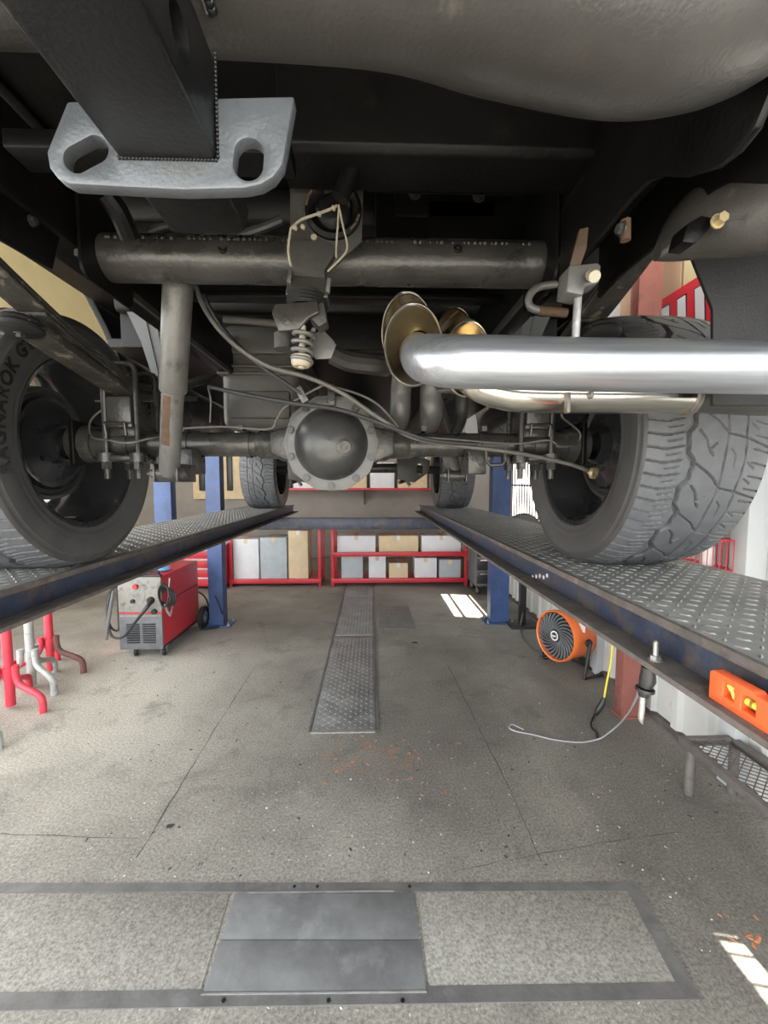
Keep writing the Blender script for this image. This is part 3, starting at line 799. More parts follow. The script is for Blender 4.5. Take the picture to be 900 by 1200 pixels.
# spring seats, blocks, U-bolts
SPL, SPR = -.79, .54
for s, sx in ((-1, SPL), (1, SPR)):
    q = MB(); q.bb(sx-.038, sx+.038, AY-.075, AY+.075, AZ+.058, AZ+.142, .005); q.bb(sx-.046, sx+.046, AY-.085, AY+.085, AZ+.045, AZ+.06, .003)
    sub(q, 'lift_block', 'axle_grey', ax)
    q = MB()
    q.bb(sx-.055, sx+.055, AY-.08, AY+.08, AZ-.058, AZ-.040, .006)
    for dx in (-.05, .05):
        for dy in (-.062, .062):
            q.cyl((sx+dx, AY+dy, AZ-.062), (sx+dx, AY+dy, AZ-.034), .026, seg=20)
    sub(q, 'spring_plate', 'axle_grey', ax)
    q = MB()
    q.tube([(sx-.03, AY-.09, AZ+.02), (sx-.03, AY-.095, AZ+.055), (sx+.03, AY-.095, AZ+.055), (sx+.03, AY-.09, AZ+.02)], .006, 8)
    q.bb(sx-.05, sx+.05, AY-.05, AY+.05, AZ+.02, AZ+.05, .006)
    sub(q, 'spring_perch', 'axle_grey', ax)
    for dy in (-.062, .062):
        q = MB(); zt = AZ+.245; zb = AZ-.115
        q.tube([(sx-.05, AY+dy, zb), (sx-.05, AY+dy, zt-.02), (sx-.044, AY+dy, zt-.006), (sx-.03, AY+dy, zt), (sx+.03, AY+dy, zt), (sx+.044, AY+dy, zt-.006), (sx+.05, AY+dy, zt-.02), (sx+.05, AY+dy, zb)], .0085, 10)
        ub = sub(q, 'u_bolt', 'axle_grey', ax)
        for dx in (-.05, .05):
            q = MB(); q.cyl((sx+dx, AY+dy, AZ-.084), (sx+dx, AY+dy, AZ-.062), .0155, seg=6); q.build('nut', 'axle_grey', ax)
    # shock mount under the axle
    xm = sx-s*.20
    q = MB(); q.bb(xm-.03, xm+.03, AY-.09, AY+.02, AZ-.10, AZ-.02, .006); sub(q, 'shock_bracket', 'axle_grey', ax)

# ---- leaf springs
FZ = H+.47                                    # underside of the frame rails
for s, sx in ((-1, SPL), (1, SPR)):
    ls = part_empty('leaf_spring', truck, (sx, AY, AZ+.15))
    za = AZ+.142
    def leaf(y0, y1, t, off, wd, curve, name='leaf', m='spring_black'):
        vs = []; fs = []; n = 24
        for i in range(n+1):
            y = y0+(y1-y0)*i/n; dyy = y-AY
            z = za+off+curve(dyy)
            for (a, b) in ((-wd, 0), (wd, 0), (wd, t), (-wd, t)): vs.append((sx+a, y, z+b))
            if i:
                k = 4*i
                for e in range(4): fs.append((k-4+e, k-4+(e+1) % 4, k+(e+1) % 4, k+e))
        fs += [(0, 1, 2, 3), (4*n+3, 4*n+2, 4*n+1, 4*n)]
        me = bpy.data.meshes.new(name); me.from_pydata(vs, [], fs)
        b = bmesh.new(); b.from_mesh(me); bmesh.ops.recalc_face_normals(b, faces=b.faces[:]); bmesh.ops.bevel(b, geom=[e for e in b.edges if e.calc_face_angle(0) > 1], offset=.002, segments=1, affect='EDGES'); b.to_mesh(me); b.free()
        return mk(name, me, m, ls, 30)
    f1 = lambda d: .36*d*d+.06*abs(d)
    f2 = lambda d: .40*d*d+.11*abs(d)
    leaf(AY-.45, AY+.45, .022, .0, .036, lambda d: .05*d*d+.165*abs(d))
    leaf(AY-.40, AY+.40, .009, .023, .036, lambda d: .16*d*d+.175*abs(d))
    leaf(AY-.90, AY+.60, .010, .032, .036, lambda d: .16*d*d+.185*abs(d))
    leaf(AY-1.0, AY+.70, .011, .043, .036, lambda d: .16*d*d+.185*abs(d))
    q = MB(); zz = za+.05*.2025+.165*.45
    q.lathe([(0, -.014), (.034, -.014), (.044, -.008), (.044, .0), (.038, .006), (.044, .010), (.04, .016), (0, .016)], c=(sx, AY-.43, zz-.002), axis=(0, .1, 1), seg=28)
    q.hexbolt((sx, AY-.43, zz-.016), (0, .1, -1), .010, .008)
    q.build('bump_pad', 'rubber', ls)
    # shackle to the frame
    yb = AY-1.0; zb = za+.043+.16+.185
    q = MB()
    q.cyl((sx-.045, yb, zb+.012), (sx+.045, yb, zb+.012), .024, seg=18)
    for dx in (-.05, .044):
        q.prism([(yb-.03, zb-.012), (yb+.03, zb-.012), (yb+.02, zb+.16), (yb-.02, zb+.16)], .006, YZ(sx+dx), bev=.001)
    q.build('shackle', 'spring_black', ls)

# ---- frame rails, crossmembers, bed floor
for s, fx in ((-1, -.635), (1, .385)):
    x0, x1 = fx-.03, fx+.045
    if s > 0: x0, x1 = fx-.0, fx+.075
    q = MB(); q.bb(x0, x1, .42, 5.3, FZ, FZ+.15, .008)
    fr = q.build('frame_rail', 'chassis_black', truck)
    # upswept kick over the axle: lower lip
    xi = x1 if s < 0 else x0
    q = MB(); a, b = sorted((xi, xi+s*.01)); q.bb(a, b, .9, 5.2, FZ-.012, FZ+.004); q.build('frame_lip', 'chassis_dusty', fr)
    for yv in (1.05, 1.9, 2.4):
        q = MB(); q.hexbolt(((x0+x1)/2, yv, FZ), (0, 0, -1), .012, .01); q.build('frame_bolt', 'chassis_dusty', fr)
# round tube crossmember with weld beads
CTY, CTZ, CTR = .957, P(380, 307, .957).z, .047
xl, xr = P(126, 300, CTY).x, P(622, 310, CTY).x
ct = part_empty('tube_crossmember', truck, (TX, CTY, CTZ))
q = MB(); q.tube([(xl, CTY, CTZ), (xr+.02, CTY, CTZ)], CTR, 40); q.build('crossmember_tube', 'axle_grey', ct)
q = MB()
n = 78
for i in range(n):
    x = xl+.02+(xr-xl-.03)*i/n+random.uniform(-.003, .003)
    if random.random() < .85:
        an = math.radians(118+random.uniform(-4, 4))
        q.sphere((x, CTY+CTR*math.cos(PI-math.radians(28))*1.0, CTZ+CTR*math.sin(math.radians(28))), random.uniform(.003, .0052), 6)
q.build('weld_bead', 'axle_grey', ct, kind='stuff')
for px in (262, 536):
    p = P(px, 293, CTY-CTR*.85)
    q = MB(); q.lathe([(.004, .003), (.009, .004), (.011, .0), (.011, -.01)], c=(p.x, p.y-.004, p.z), axis=(0, -1, .45), seg=16); q.lathe([(0, 0), (.005, 0)], c=(p.x, p.y-.004, p.z), axis=(0, -1, .45), seg=12)
    q.build('weld_nut', 'chassis_black', ct)
for x, s in ((xl, -1), (xr+.02, 1)):
    q = MB(); q.prism(rrect(CTY-.09, CTY+.09, CTZ-.075, CTZ+.16, .03), .006, YZ(x-.003)); q.build('end_plate', 'chassis_black', ct)
# bed floor and hat-section cross sills
BZ = H+.80
q = MB(); q.bb(TX-1.10, TX+1.10, -.15, 2.55, BZ, BZ+.012)
bed = q.build('bed_floor', 'chassis_black', truck)
for yy in (.80, 1.28, 1.9, 2.4):
    q = MB(); z0 = P(500, 205, .8).z if yy < 1 else BZ-.08
    q.prism([(-.07, BZ), (-.055, z0+.01), (-.045, z0), (.045, z0), (.055, z0+.01), (.07, BZ)], 1.9 if yy > 1 else .80, Matrix(((0, 0, 1, TX-.95 if yy > 1 else -.155), (1, 0, 0, yy), (0, 1, 0, 0), (0, 0, 0, 1))), bev=.003)
    q.build('cross_sill', 'chassis_black', bed)
for xr_ in (-.75, -.35, .15, .55):
    q = MB(); q.bb(xr_-.02, xr_+.02, .1, 2.5, BZ-.012, BZ, .002); q.build('floor_rib', 'chassis_black', bed)
# sills in front of / behind the tube, black plates above
for (xa, xb, ya, yb2, Y) in ((0, 340, 148, 180, .62), (150, 640, 338, 352, 1.25), (430, 620, 206, 212, 1.0)):
    a, b = P(xa, ya, Y), P(xb, yb2, Y)
    q = MB(); q.bb(a.x, b.x, Y, Y+.05, b.z, a.z, .004); q.build('cross_sill', 'chassis_black', bed)
a, b = P(440, 216, 1.12), P(640, 290, 1.12)
q = MB(); q.bb(a.x, b.x, 1.12, 1.14, b.z-.05, a.z, .004); hs = q.build('heat_shield', 'chassis_black', bed)
for (xa, ya, xb, yb2) in ((462, 219, 580, 258), (500, 236, 628, 285)):
    a, b = P(xa, ya, 1.115), P(xb, yb2, 1.115); q = MB(); q.bb(a.x, b.x, 1.108, 1.12, b.z, a.z, .005); q.build('stamped_panel', 'chassis_black', hs)
for px, py in ((486, 227), (561, 230)):
    p = P(px, py, 1.108); q = MB(); q.hexbolt(p, (0, -1, 0), .012, .006); q.build('bolt', 'chassis_dusty', hs)
# bed sides with wheel arches, bumper, tailgate
for s in (-1, 1):
    xx = TX+s*1.125
    pts = [(-.16, H+.55), (.68, H+.50)]
    for k in range(15):
        an = PI-PI*k/14; pts.append((AY+.08+.72*math.cos(an), H+.30+.66*math.sin(an)))
    pts += [(2.55, H+.30), (2.55, H+1.25), (-.16, H+1.25)]
    q = MB(); q.prism(pts, .03, YZ(xx-.015), bev=.004); q.build('bed_side', 'rim_black', truck)
    pts2 = [(2.6, H+.30), (3.55, H+.30)]
    for k in range(13):
        an = PI-PI*k/12; pts2.append((FYW+.6*math.cos(an), H+.30+.55*math.sin(an)))
    pts2 += [(5.35, H+.30), (5.35, H+1.0), (4.1, H+1.1), (3.9, H+1.25), (2.6, H+1.25)]
    q = MB(); q.prism(pts2, .03, YZ(xx-.015), bev=.004); q.build('cab_side', 'rim_black', truck)
q = MB(); q.bb(TX-1.1, TX+1.1, -.20, -.15, H+.62, H+1.25, .01); q.build('tailgate', 'rim_black', truck)
q = MB(); q.bb(TX-1.0, TX+1.0, -.33, -.08, H+.46, H+.62, .03); q.build('rear_bumper', 'rim_black', truck)
# cab underside forward of the bed, front axle beam, drive shaft, gearbox
q = MB(); q.bb(TX-1.05, TX+1.05, 1.95, 5.3, H+.60, H+.64, .005); q.build('cab_floor', 'chassis_black', truck)
q = MB(); q.bb(TX-.95, TX+.95, 1.88, 1.93, H+.58, BZ, .005); q.build('front_bulkhead', 'chassis_black', bed)
q = MB(); q.tube([(TX, AY+.28, AZ), (TX+.02, 2.9, AZ+.16)], .045, 20); q.tube([(TX, AY+.25, AZ), (TX, AY+.34, AZ+.01)], [.06, .05], 16); q.build('drive_shaft', 'axle_grey', truck)
q = MB(); q.tube([(TX+.02, 2.9, AZ+.16), (TX+.02, 3.05, AZ+.17), (TX+.02, 3.4, AZ+.18), (TX+.02, 3.9, AZ+.2)], [.08, .14, .17, .22], 20); q.build('gearbox', 'chassis_dusty', truck)
fa = part_empty('front_suspension', truck, (TX, FYW, AZ))
q = MB(); q.tube([(XL-.05, FYW, AZ), (TX-.35, FYW-.05, AZ+.02), (TX+.35, FYW-.05, AZ+.02), (XR+.05, FYW, AZ)], [.04, .05, .05, .04], 14); q.build('front_beam', 'axle_grey', fa)
for s in (-1, 1):
    xa = TX+s*.52
    ctrl = [(xa-.14, AZ-.10), (xa+.02, AZ-.13), (xa+.16, AZ-.03), (xa+.17, AZ+.08), (xa+.05, AZ+.13), (xa-.15, AZ+.10)]
    ho = [(xa+.07+.03*math.cos(-k*PI/6), AZ+.0+.055*math.sin(-k*PI/6)) for k in range(12)]
    q = MB(); q.prism(ctrl, .05, XZ(FYW-.45), holes=[ho], bev=.006); q.build('control_arm', 'chassis_dusty', fa)
    q = MB(); q.tube([(xa-.12, FYW-.4, AZ-.13), (xa+.08, FYW-.2, AZ-.06)], .018, 10); q.tube([(xa-.15, FYW-.4, AZ+.02), (xa-.02, FYW-.42, AZ-.16)], .015, 10); q.build('suspension_link', 'axle_grey', fa)
# grey inner arch panels in front of the wheels
def mirror(pts): return [(2*TX-x, z) for x, z in pts]
pan = plate_px([(134, 344), (196, 366), (200, 440), (178, 440), (165, 400), (150, 368)], 1.86)
rb1 = plate_px([(160, 352), (166, 354), (186, 440), (180, 440)], 1.855); rb2 = plate_px([(176, 358), (180, 360), (195, 440), (191, 440)], 1.855)
for f in (lambda p: p, mirror):
    q = MB(); q.prism(f(pan), .01, XZ(1.86)); ap = q.build('arch_panel', 'liner_grey', truck)
    for r_ in (rb1, rb2): q = MB(); q.prism(f(r_), .008, XZ(1.854)); q.build('pressed_rib', 'liner_grey', ap)
# fuel tank
a, b = P(256, 378, 1.85), P(352, 503, 1.85)
q = MB(); q.box(((a.x+b.x)/2, 2.2, (a.z+b.z)/2), (b.x-a.x, .7, a.z-b.z), None, .045, 4)
tk = q.build('fuel_tank', 'tank_plastic', truck)
q = MB()
for zz in (0.0, .03):
    q.box(((a.x+b.x)/2, 2.2, (a.z+b.z)/2+.01+zz), (b.x-a.x+.012, .74, .012), None, .004)
q.build('tank_rib', 'tank_plastic', tk)
q = MB(); q.box(((a.x+b.x)/2, 2.2, (a.z+b.z)/2+.14), (b.x-a.x-.1, .73, .10), None, .014); q.build('tank_panel', 'tank_plastic', tk)
q = MB(); q.box(((a.x+b.x)/2, 2.2, (a.z+b.z)/2-.12), (b.x-a.x-.08, .73, .12), None, .014); q.build('tank_panel', 'tank_plastic', tk)

# ---- shock absorbers
def shock(top, bot, name='shock_absorber'):
    top, bot = Vector(top), Vector(bot)
    sh = part_empty(name, truck, bot)
    mid = top.lerp(bot, .52); d = (bot-top).normalized()
    q = MB(); q.tube([top, top+d*.006, mid-d*.004, mid], [.030, .0335, .0335, .031], 32); q.build('dust_sleeve', 'shock_grey', sh)
    q = MB(); q.tube([mid-d*.01, bot-d*.03, bot-d*.01], [.0275, .0275, .022], 28); bd = q.build('damper_body', 'shock_grey', sh)
    vs = []; fs = []
    uu = V(0, -1, 0); uu = (uu-d*uu.dot(d)).normalized(); ww = d.cross(uu)
    for i in range(9):
        for j in range(5):
            an = math.radians(-28+j*12+random.uniform(-3, 3)*(j in (0, 4))); vs.append(tuple(mid+d*(.005+.017*i)+(uu*math.cos(an)-ww*math.sin(an))*.0280))
        if i:
            for j in range(4): k = 5*i+j; fs.append((k-5, k-4, k+1, k))
    me = bpy.data.meshes.new('rust_patch'); me.from_pydata(vs, [], fs); mk('rust_patch', me, 'rust', bd)
    q = MB(); q.cyl(bot+V(-.028, 0, .012), bot+V(.028, 0, .012), .022, seg=20); q.build('eye', 'axle_grey', sh)
    for dx in (-.034, .030):
        q = MB(); q.bb(bot.x+dx, bot.x+dx+.006, bot.y-.025, bot.y+.1, bot.z-.012, bot.z+.04, .002); q.build('mount_tab', 'axle_grey', sh)
    q = MB(); q.hexbolt(bot+V(-.034, 0, .012), (-1, 0, 0), .013, .012, .012); q.build('mount_bolt', 'axle_grey', sh)
    q = MB(); q.cyl(top-d*.06, top+d*.01, .014, seg=12); q.box(top-d*.05, (.10, .05, .03), None, .005); q.build('top_mount', 'chassis_black', sh)
sb, st = P(198, 560, 1.22), P(209, 326, 1.03)
shock(st, sb)
shock((2*TX-st.x+.02, 1.75, st.z), (2*TX-sb.x-.02, 1.52, sb.z))

# ---- hitch: square receiver, chain plate, round cross tube, side arms
hi = part_empty('tow_hitch', truck, (TX, .3, H+.28))
HYB = .30
bl, br = P(140, 184, HYB), P(254, 190, HYB)
zb = (bl.z+br.z)/2; wT = br.x-bl.x; tx0, tx1 = bl.x, br.x; zt = zb+wT
ths = .007
q = MB()
q.bb(tx0, tx1, -.12, HYB, zb, zb+ths, .002); q.bb(tx0, tx1, -.12, HYB, zt-ths, zt, .002); q.bb(tx0, tx0+ths, -.12, HYB, zb+ths*.5, zt-ths*.5)
ph = PX(211, 37, tx1)
hl = [(ph.y+.0125*math.cos(-k*PI/10), ph.z+.0125*math.sin(-k*PI/10)) for k in range(20)]
q.prism([(-.12, zb+.003), (HYB, zb+.003), (HYB, zt-.003), (-.12, zt-.003)], ths, YZ(tx1-ths), holes=[hl])
q.build('receiver_tube', 'black_coat', hi, 30)
# chain plate: vertical plate with two slotted holes
out = plate_px([(78, 118), (54, 178), (57, 195), (66, 207), (80, 215), (150, 219), (215, 222), (286, 220), (305, 216), (320, 207), (331, 192), (334, 176), (345, 112)], HYB)
def slot(cx, cy, hw_, hh, tilt):
    c = P(cx, cy, HYB); k = HYB/F; pts = []
    for i in range(24):
        an = -2*PI*i/24; x = (hw_-hh)*(1 if math.cos(an) > 0 else -1)+hh*math.cos(an) if hw_ > hh else hw_*math.cos(an)
        y = hh*math.sin(an) if hw_ > hh else (hh-hw_)*(1 if math.sin(an) > 0 else -1)+hw_*math.sin(an)
        xr2 = x*math.cos(tilt)-y*math.sin(tilt); yr2 = x*math.sin(tilt)+y*math.cos(tilt)
        pts.append((c.x+xr2*k, c.z+yr2*k))
    return pts
q = MB(); q.prism(out, .011, XZ(HYB), holes=[slot(100, 180, 25, 14, .50), slot(291, 186, 16, 22, -.12)], bev=.0018)
q.build('chain_plate', 'plate_steel', hi)
tb = plate_px([(170, 215), (172, 232), (180, 244), (262, 247), (273, 240), (278, 215)], HYB+.03)
q = MB(); q.prism(tb, .05, XZ(HYB+.012), bev=.002); q.build('gusset', 'chassis_black', hi)
q = MB()
for i in range(24): q.sphere((tx1+.001, HYB-.001, zb+.002+(zt-zb)*i/23), .0014, 6)
for i in range(28): q.sphere((tx0+(tx1-tx0)*i/27, HYB-.001, zb-.0002), .0012, 6)
q.build('weld_bead', 'black_coat', hi, kind='stuff')
# cross tube
path = []; rad = []
for (X, Y, z, r) in ((-.60, .31, .366, .058), (-.45, .30, .358, .058), (-.2, .298, .356, .058), (.0, .30, .353, .058), (.10, .318, .351, .059), (.20, .34, .357, .060), (.27, .35, .374, .061), (.32, .36, .405, .061), (.36, .365, .445, .060), (.40, .37, .50, .06)):
    path.append((X, Y, H+z)); rad.append(r)
q = MB(); q.tube(path, rad, 40, smooth=8); q.build('cross_tube', 'tube_coat', hi)
q = MB()
c0 = Vector((0, .298, H+.356))
for i in range(14):                           # label sheet on the tube
    pass
vs = []; fs = []
for i in range(13):
    X = PX(1, 1, 1).x*0 + (-.047+.135*i/12)
    for j in range(5):
        an = math.radians(-135+j*6); vs.append((X, .2985+.0590*math.cos(an)*1.0, H+.3565+.0592*math.sin(an)))
    if i:
        for j in range(4): k = 5*i+j; fs.append((k-5, k-4, k+1, k))
me = bpy.data.meshes.new('sticker'); me.from_pydata(vs, [], fs); st_o = mk('sticker', me, 'axle_grey', hi)
md = st_o.modifiers.new('s', 'SOLIDIFY'); md.thickness = .0012
q = MB(); q.sphere((P(370, 82, .27).x, .262, H+.312), .010, 10, (1, .5, 1)); q.build('drain_boss', 'rust', hi)
q = MB()
for i in range(22):                           # weld between receiver and tube
    an = math.radians(-100-70*i/21); q.sphere((tx1+.003, .298+.060*math.cos(an), H+.356+.060*math.sin(an)), .0045, 6)
q.build('weld_bead', 'black_coat', hi, kind='stuff')
# side arms bolted to the frame
XA = .350
armR = [(900, 110), (884, 150), (862, 178), (838, 197), (800, 208), (775, 207), (757, 213), (738, 232), (690, 292), (655, 335)]
pts = [(PX(x, y, XA).y, PX(x, y, XA).z) for x, y in armR]
ptsu = [(pts[-1][0], FZ+.02), (pts[-1][0]-.2, FZ+.03), (pts[0][0], FZ+.03)]
q = MB(); q.prism(pts+ptsu, .008, YZ(XA), bev=.0012); q.build('side_arm', 'chassis_black', hi)
XB = .47
armB = [(905, 216), (850, 214), (835, 222), (820, 240), (782, 276), (745, 306), (722, 326), (700, 349)]
ptb = [(PX(x, y, XB).y, PX(x, y, XB).z) for x, y in armB]
q = MB(); q.prism(ptb+[(ptb[-1][0], FZ+.02), (ptb[0][0], FZ+.03)], .008, YZ(XB), bev=.0012); q.build('side_arm', 'chassis_black', hi)
XC = -.60
armL = [(-120, 150), (-40, 235), (0, 280), (62, 316), (70, 278), (58, 262)]
ptl = [(PX(x, y, XC).y, PX(x, y, XC).z) for x, y in armL]
q = MB(); q.prism(ptl[:4]+[(ptl[4][0], ptl[4][1]), (ptl[5][0]+.03, FZ+.02), (ptl[0][0], FZ+.03)], .008, YZ(XC-.008), bev=.0012); q.build('side_arm', 'chassis_black', hi)
for (px, py, X) in ((37, 259, XC), (730, 268, XA-.003), (680, 300, XA-.003)):
    p = PX(px, py, X); q = MB(); q.hexbolt(p, (1 if X < 0 else -1, 0, 0), .007, .006); q.build('bolt', 'chassis_dusty', hi)
for (px, py0, py1, Y) in ((733, 258, 282, .62),):
    a, b = P(px, py0, Y), P(px, py1, Y); q = MB(); q.cyl(a, b, .007, seg=12); q.build('stud', 'rust', hi)

# ---- bumper bracket shell on the right (rounded pressed shell)
b = bmesh.new()
sec = []
rings = [(770, 297, 20, 8, .66), (782, 283, 28, 20, .65), (800, 272, 34, 30, .64), (825, 262, 40, 36, .62), (850, 256, 45, 40, .60), (880, 248, 48, 46, .58), (925, 238, 50, 50, .56), (990, 220, 50, 55, .54)]
vs = []; fs = []; nseg = 20
for i, (px, py, rx, rz, Y) in enumerate(rings):
    c = P(px, py, Y); k = Y/F
    for j in range(nseg):
        an = 2*PI*j/nseg
        ca, sa = math.cos(an), math.sin(an)
        vs.append((c.x, c.y+.06*ca*(rz/45.)+.0, c.z+rz*k*sa*(1.0 if sa < 0 else 1.4)))
    if i:
        for j in range(nseg): fs.append(((i-1)*nseg+j, (i-1)*nseg+(j+1) % nseg, i*nseg+(j+1) % nseg, i*nseg+j))
fs += [tuple(range(nseg)), tuple((len(rings)-1)*nseg+j for j in range(nseg))[::-1]]
me = bpy.data.meshes.new('bumper_end'); me.from_pydata(vs, [], fs)
be = mk('bumper_end', me, 'tube_coat', truck, 60, 1)
a, b2 = P(800, 262, .575), P(838, 285, .575)
q = MB(); q.prism(plate_px([(800, 283), (806, 262), (822, 252), (838, 255), (832, 268), (815, 285)], .575), .03, XZ(.575), bev=.002); q.build('bracket_tab', 'chassis_black', be)
q = MB(); q.hexbolt(P(840, 260, .565), (0, -1, 0), .007, .010); q.build('bolt', 'aged_brass', be)
# dark splash flap behind the pipe on the right
fpx = [(812, 302), (836, 362), (836, 475), (1010, 475), (1010, 250), (860, 280)]
q = MB(); q.prism(plate_px(fpx, .76), .008, XZ(.76), bev=.002); q.build('mud_flap', 'rubber', truck)

# ---- exhaust
ex = part_empty('exhaust_system', truck, (.1, .8, H+.2))
PR = .0365
p1a = P(480, 408, .70); 
yA = .60; zA = P(600, 430, yA).z
endx = P(905, 431, yA).x+.12
pa = [P(488, 412, .86), P(494, 418, .74), P(503, 421, .655), P(530, 424, .610), P(575, 425, .60), P(700, 428, .597), V(endx, .59, P(900, 432, .59).z)]
q = MB(); q.tube(pa, PR, 40, smooth=8, caps=False); q.build('tail_pipe', 'alu_brushed', ex)
yB = .85; PRB = .036
pb = [P(535, 400, 1.02), P(541, 420, .94), P(556, 445, .875), P(590, 459, .855), P(640, 463, .85), V(P(806, 464, .85).x, .85, P(806, 464, .85).z)]
q = MB(); q.tube(pb, PRB, 36, smooth=8, caps=False); q.build('tail_pipe', 'stainless', ex)
e = pb[-1]
q = MB(); q.lathe([(PRB-.003, -.006), (PRB+.004, -.004), (PRB+.005, .0), (PRB+.004, .005), (PRB-.003, .006)], c=e, axis=(1, 0, 0), seg=36); q.build('weld_ring', 'weld_grey', ex)
pc = [e, V(e.x+.05, .85, e.z-.004), V(e.x+.16, .85, e.z-.008), V(e.x+.34, .845, e.z-.01)]
q = MB(); q.tube(pc, [PRB*.9, PRB*.86, PRB*.86, PRB*.86], 30); q.build('black_tail_pipe', 'tube_coat', ex)
# flared oval tips
def tip(c, nrm, rx, rz, length, name):
    nrm = Vector(nrm).normalized()
    up = Vector((0, 0, 1)); up = (up-nrm*up.dot(nrm)).normalized(); sd_ = nrm.cross(up)
    t = part_empty(name, ex, c)
    def ring_loft(rings, m, nm):
        vs = []; fs = []; n = 40
        for i, (off, k) in enumerate(rings):
            for j in range(n):
                an = 2*PI*j/n; vs.append(Vector(c)+nrm*off+sd_*rx*k*math.cos(an)+up*rz*k*math.sin(an))
            if i:
                for j in range(n): fs.append(((i-1)*n+j, (i-1)*n+(j+1) % n, i*n+(j+1) % n, i*n+j))
        me = bpy.data.meshes.new(nm); me.from_pydata([tuple(v) for v in vs], [], fs)
        b = bmesh.new(); b.from_mesh(me); bmesh.ops.recalc_face_normals(b, faces=b.faces[:]); b.to_mesh(me); b.free()
        mk(nm, me, m, t, 40)
    ring_loft([(-length, .72), (-length, .80), (-.03, .94), (-.012, .99), (-.004, 1.0)], 'stainless', 'outer_sleeve')
    ring_loft([(-.006, 1.0), (-.002, 1.02), (.004, 1.02), (.007, .985), (.005, .95), (-.001, .93), (-.006, .925)], 'stainless', 'rolled_lip')
    ring_loft([(-.006, .93), (-.04, .86), (-.08, .74), (-length*.9, .66)], 'stainless_gold', 'inner_sleeve')
tip(P(484, 405, .72), (-.22, -1, -.12), .049, .066, .10, 'exhaust_tip')
tip(P(477, 390, .84), (-.22, -1, -.12), .050, .074, .13, 'exhaust_tip')
tip(P(547, 421, .92), (.15, -1, -.15), .052, .078, .15, 'exhaust_tip')
tip(P(532, 392, 1.02), (.2, -1, -.1), .046, .060, .15, 'exhaust_tip')
# pipes rising from behind the axle over its top
for (x0, x1, yt, Yv, r) in ((469, 474, 430, 1.50, .036), (505, 516, 440, 1.50, .040), (541, 537, 440, 1.62, .024)):
    pth = [V(P(x0, 510, Yv).x, Yv+.9, P(x0, 508, Yv).z), V(P(x0, 510, Yv).x, Yv+.25, P(x0, 508, Yv).z), V(P(x0, 500, Yv).x, Yv+.06, P(x0, 500, Yv).z+.01), P(x0, 482, Yv-.01), P(x0+1, 455, Yv-.02), P(x1, 425, Yv-.08), P(x1+2, 405, Yv-.25)]
    q = MB(); q.tube(pth, r, 24, smooth=6); q.build('riser_pipe', 'shock_grey' if r > .03 else 'chassis_dusty', ex)
# hanger rod and clamp block
a, b = P(679, 318, .615), P(674, 402, .612)
hg = part_empty('exhaust_hanger', ex, b)
q = MB(); q.tube([a, b], .0055, 14); q.build('hanger_rod', 'bare_steel', hg)
blk = P(683, 324, .62)
q = MB(); q.prism(plate_px([(664, 342), (667, 311), (701, 307), (705, 311), (703, 331), (686, 335), (684, 346)], .60), .035, XZ(.60), bev=.003); q.build('clamp_block', 'cover_grey', hg)
q = MB(); q.cyl(P(692, 322, .60), P(697, 324, .575), .0075, seg=16); q.build('clamp_bolt', 'zip_cream', hg)
q = MB(); q.prism(plate_px([(668, 312), (680, 268), (690, 266), (688, 290), (680, 312)], .61), .006, XZ(.61), bev=.001); q.build('hanger_strap', 'rust', hg)
q = MB(); q.tube([P(652, 333, .85), P(630, 337, .85), P(620, 348, .85), P(622, 360, .85), P(640, 365, .85), P(664, 367, .85)], .0075, 12, smooth=6); q.build('hanger_hook', 'shock_grey', hg)
q = MB(); q.cyl(P(632, 364, .849), P(664, 367, .849), .009, seg=12); q.build('hook_sleeve', 'rust', hg)
for (px, py, Y) in ((665, 472, .812), (692, 463, .812)):
    c = P(px, py, Y)
    q = MB(); q.box(c, (.008, .014, .040 if px < 680 else .014), Euler((0, 0, .1)), .003); q.build('weld_tab', 'weld_grey', ex)

# ---- spare wheel winch
wn = part_empty('spare_wheel_winch', truck, P(375, 300, .88))
q = MB(); q.prism(plate_px([(340, 205), (340, 282), (346, 300), (382, 322), (424, 282), (426, 205)], .862), .006, XZ(.862), bev=.001); q.build('winch_plate', 'chassis_dusty', wn)
c = P(391, 248, .862)
q = MB(); q.lathe([(.055, 0), (.055, .008), (.048, .014), (.040, .010), (.036, .004), (.030, .010), (.020, .016), (.0, .016)], c=c, axis=(0, -1, 0), seg=40); q.build('winch_drum', 'chassis_black', wn)
q = MB()
for k in range(4):
    an = k*PI/2+.3; q.box(c+V(.030*math.cos(an), -.012, .030*math.sin(an)), (.006, .004, .014), Euler((0, -an, 0)))
q.build('drum_slot', 'rubber', wn)
q = MB()
for an in (2.3, 2.6, 2.9, -.7, -.4): q.box(c+V(.050*math.cos(an), -.012, .050*math.sin(an)), (.006, .002, .018), Euler((0, -an, 0)))
q.build('rust_patch', 'rust', wn, kind='stuff')
q = MB(); q.prism(plate_px([(341, 280), (385, 285), (394, 292), (392, 300), (381, 318), (382, 330), (342, 330), (340, 300)], .850), .03, XZ(.845), bev=.003); q.build('winch_neck', 'chassis_dusty', wn)
q = MB(); q.prism(plate_px([(338, 322), (383, 326), (385, 350), (334, 346)], .838), .045, XZ(.835), bev=.004); q.build('clamp_band', 'axle_grey', wn)
for (px, py) in ((340, 325), (385, 335)):
    p = P(px, py, .832); q = MB(); q.box(p, (.008, .012, .026), Euler((0, .15, 0)), .002); q.build('clamp_ear', 'shock_grey', wn)
q = MB()
for k in range(4): q.lathe([(.034, -.004), (.040, 0), (.034, .004)], c=P(360, 349+4*k, .85), axis=(.05, .1, 1), seg=24)
q.build('rubber_boot', 'rubber', wn)
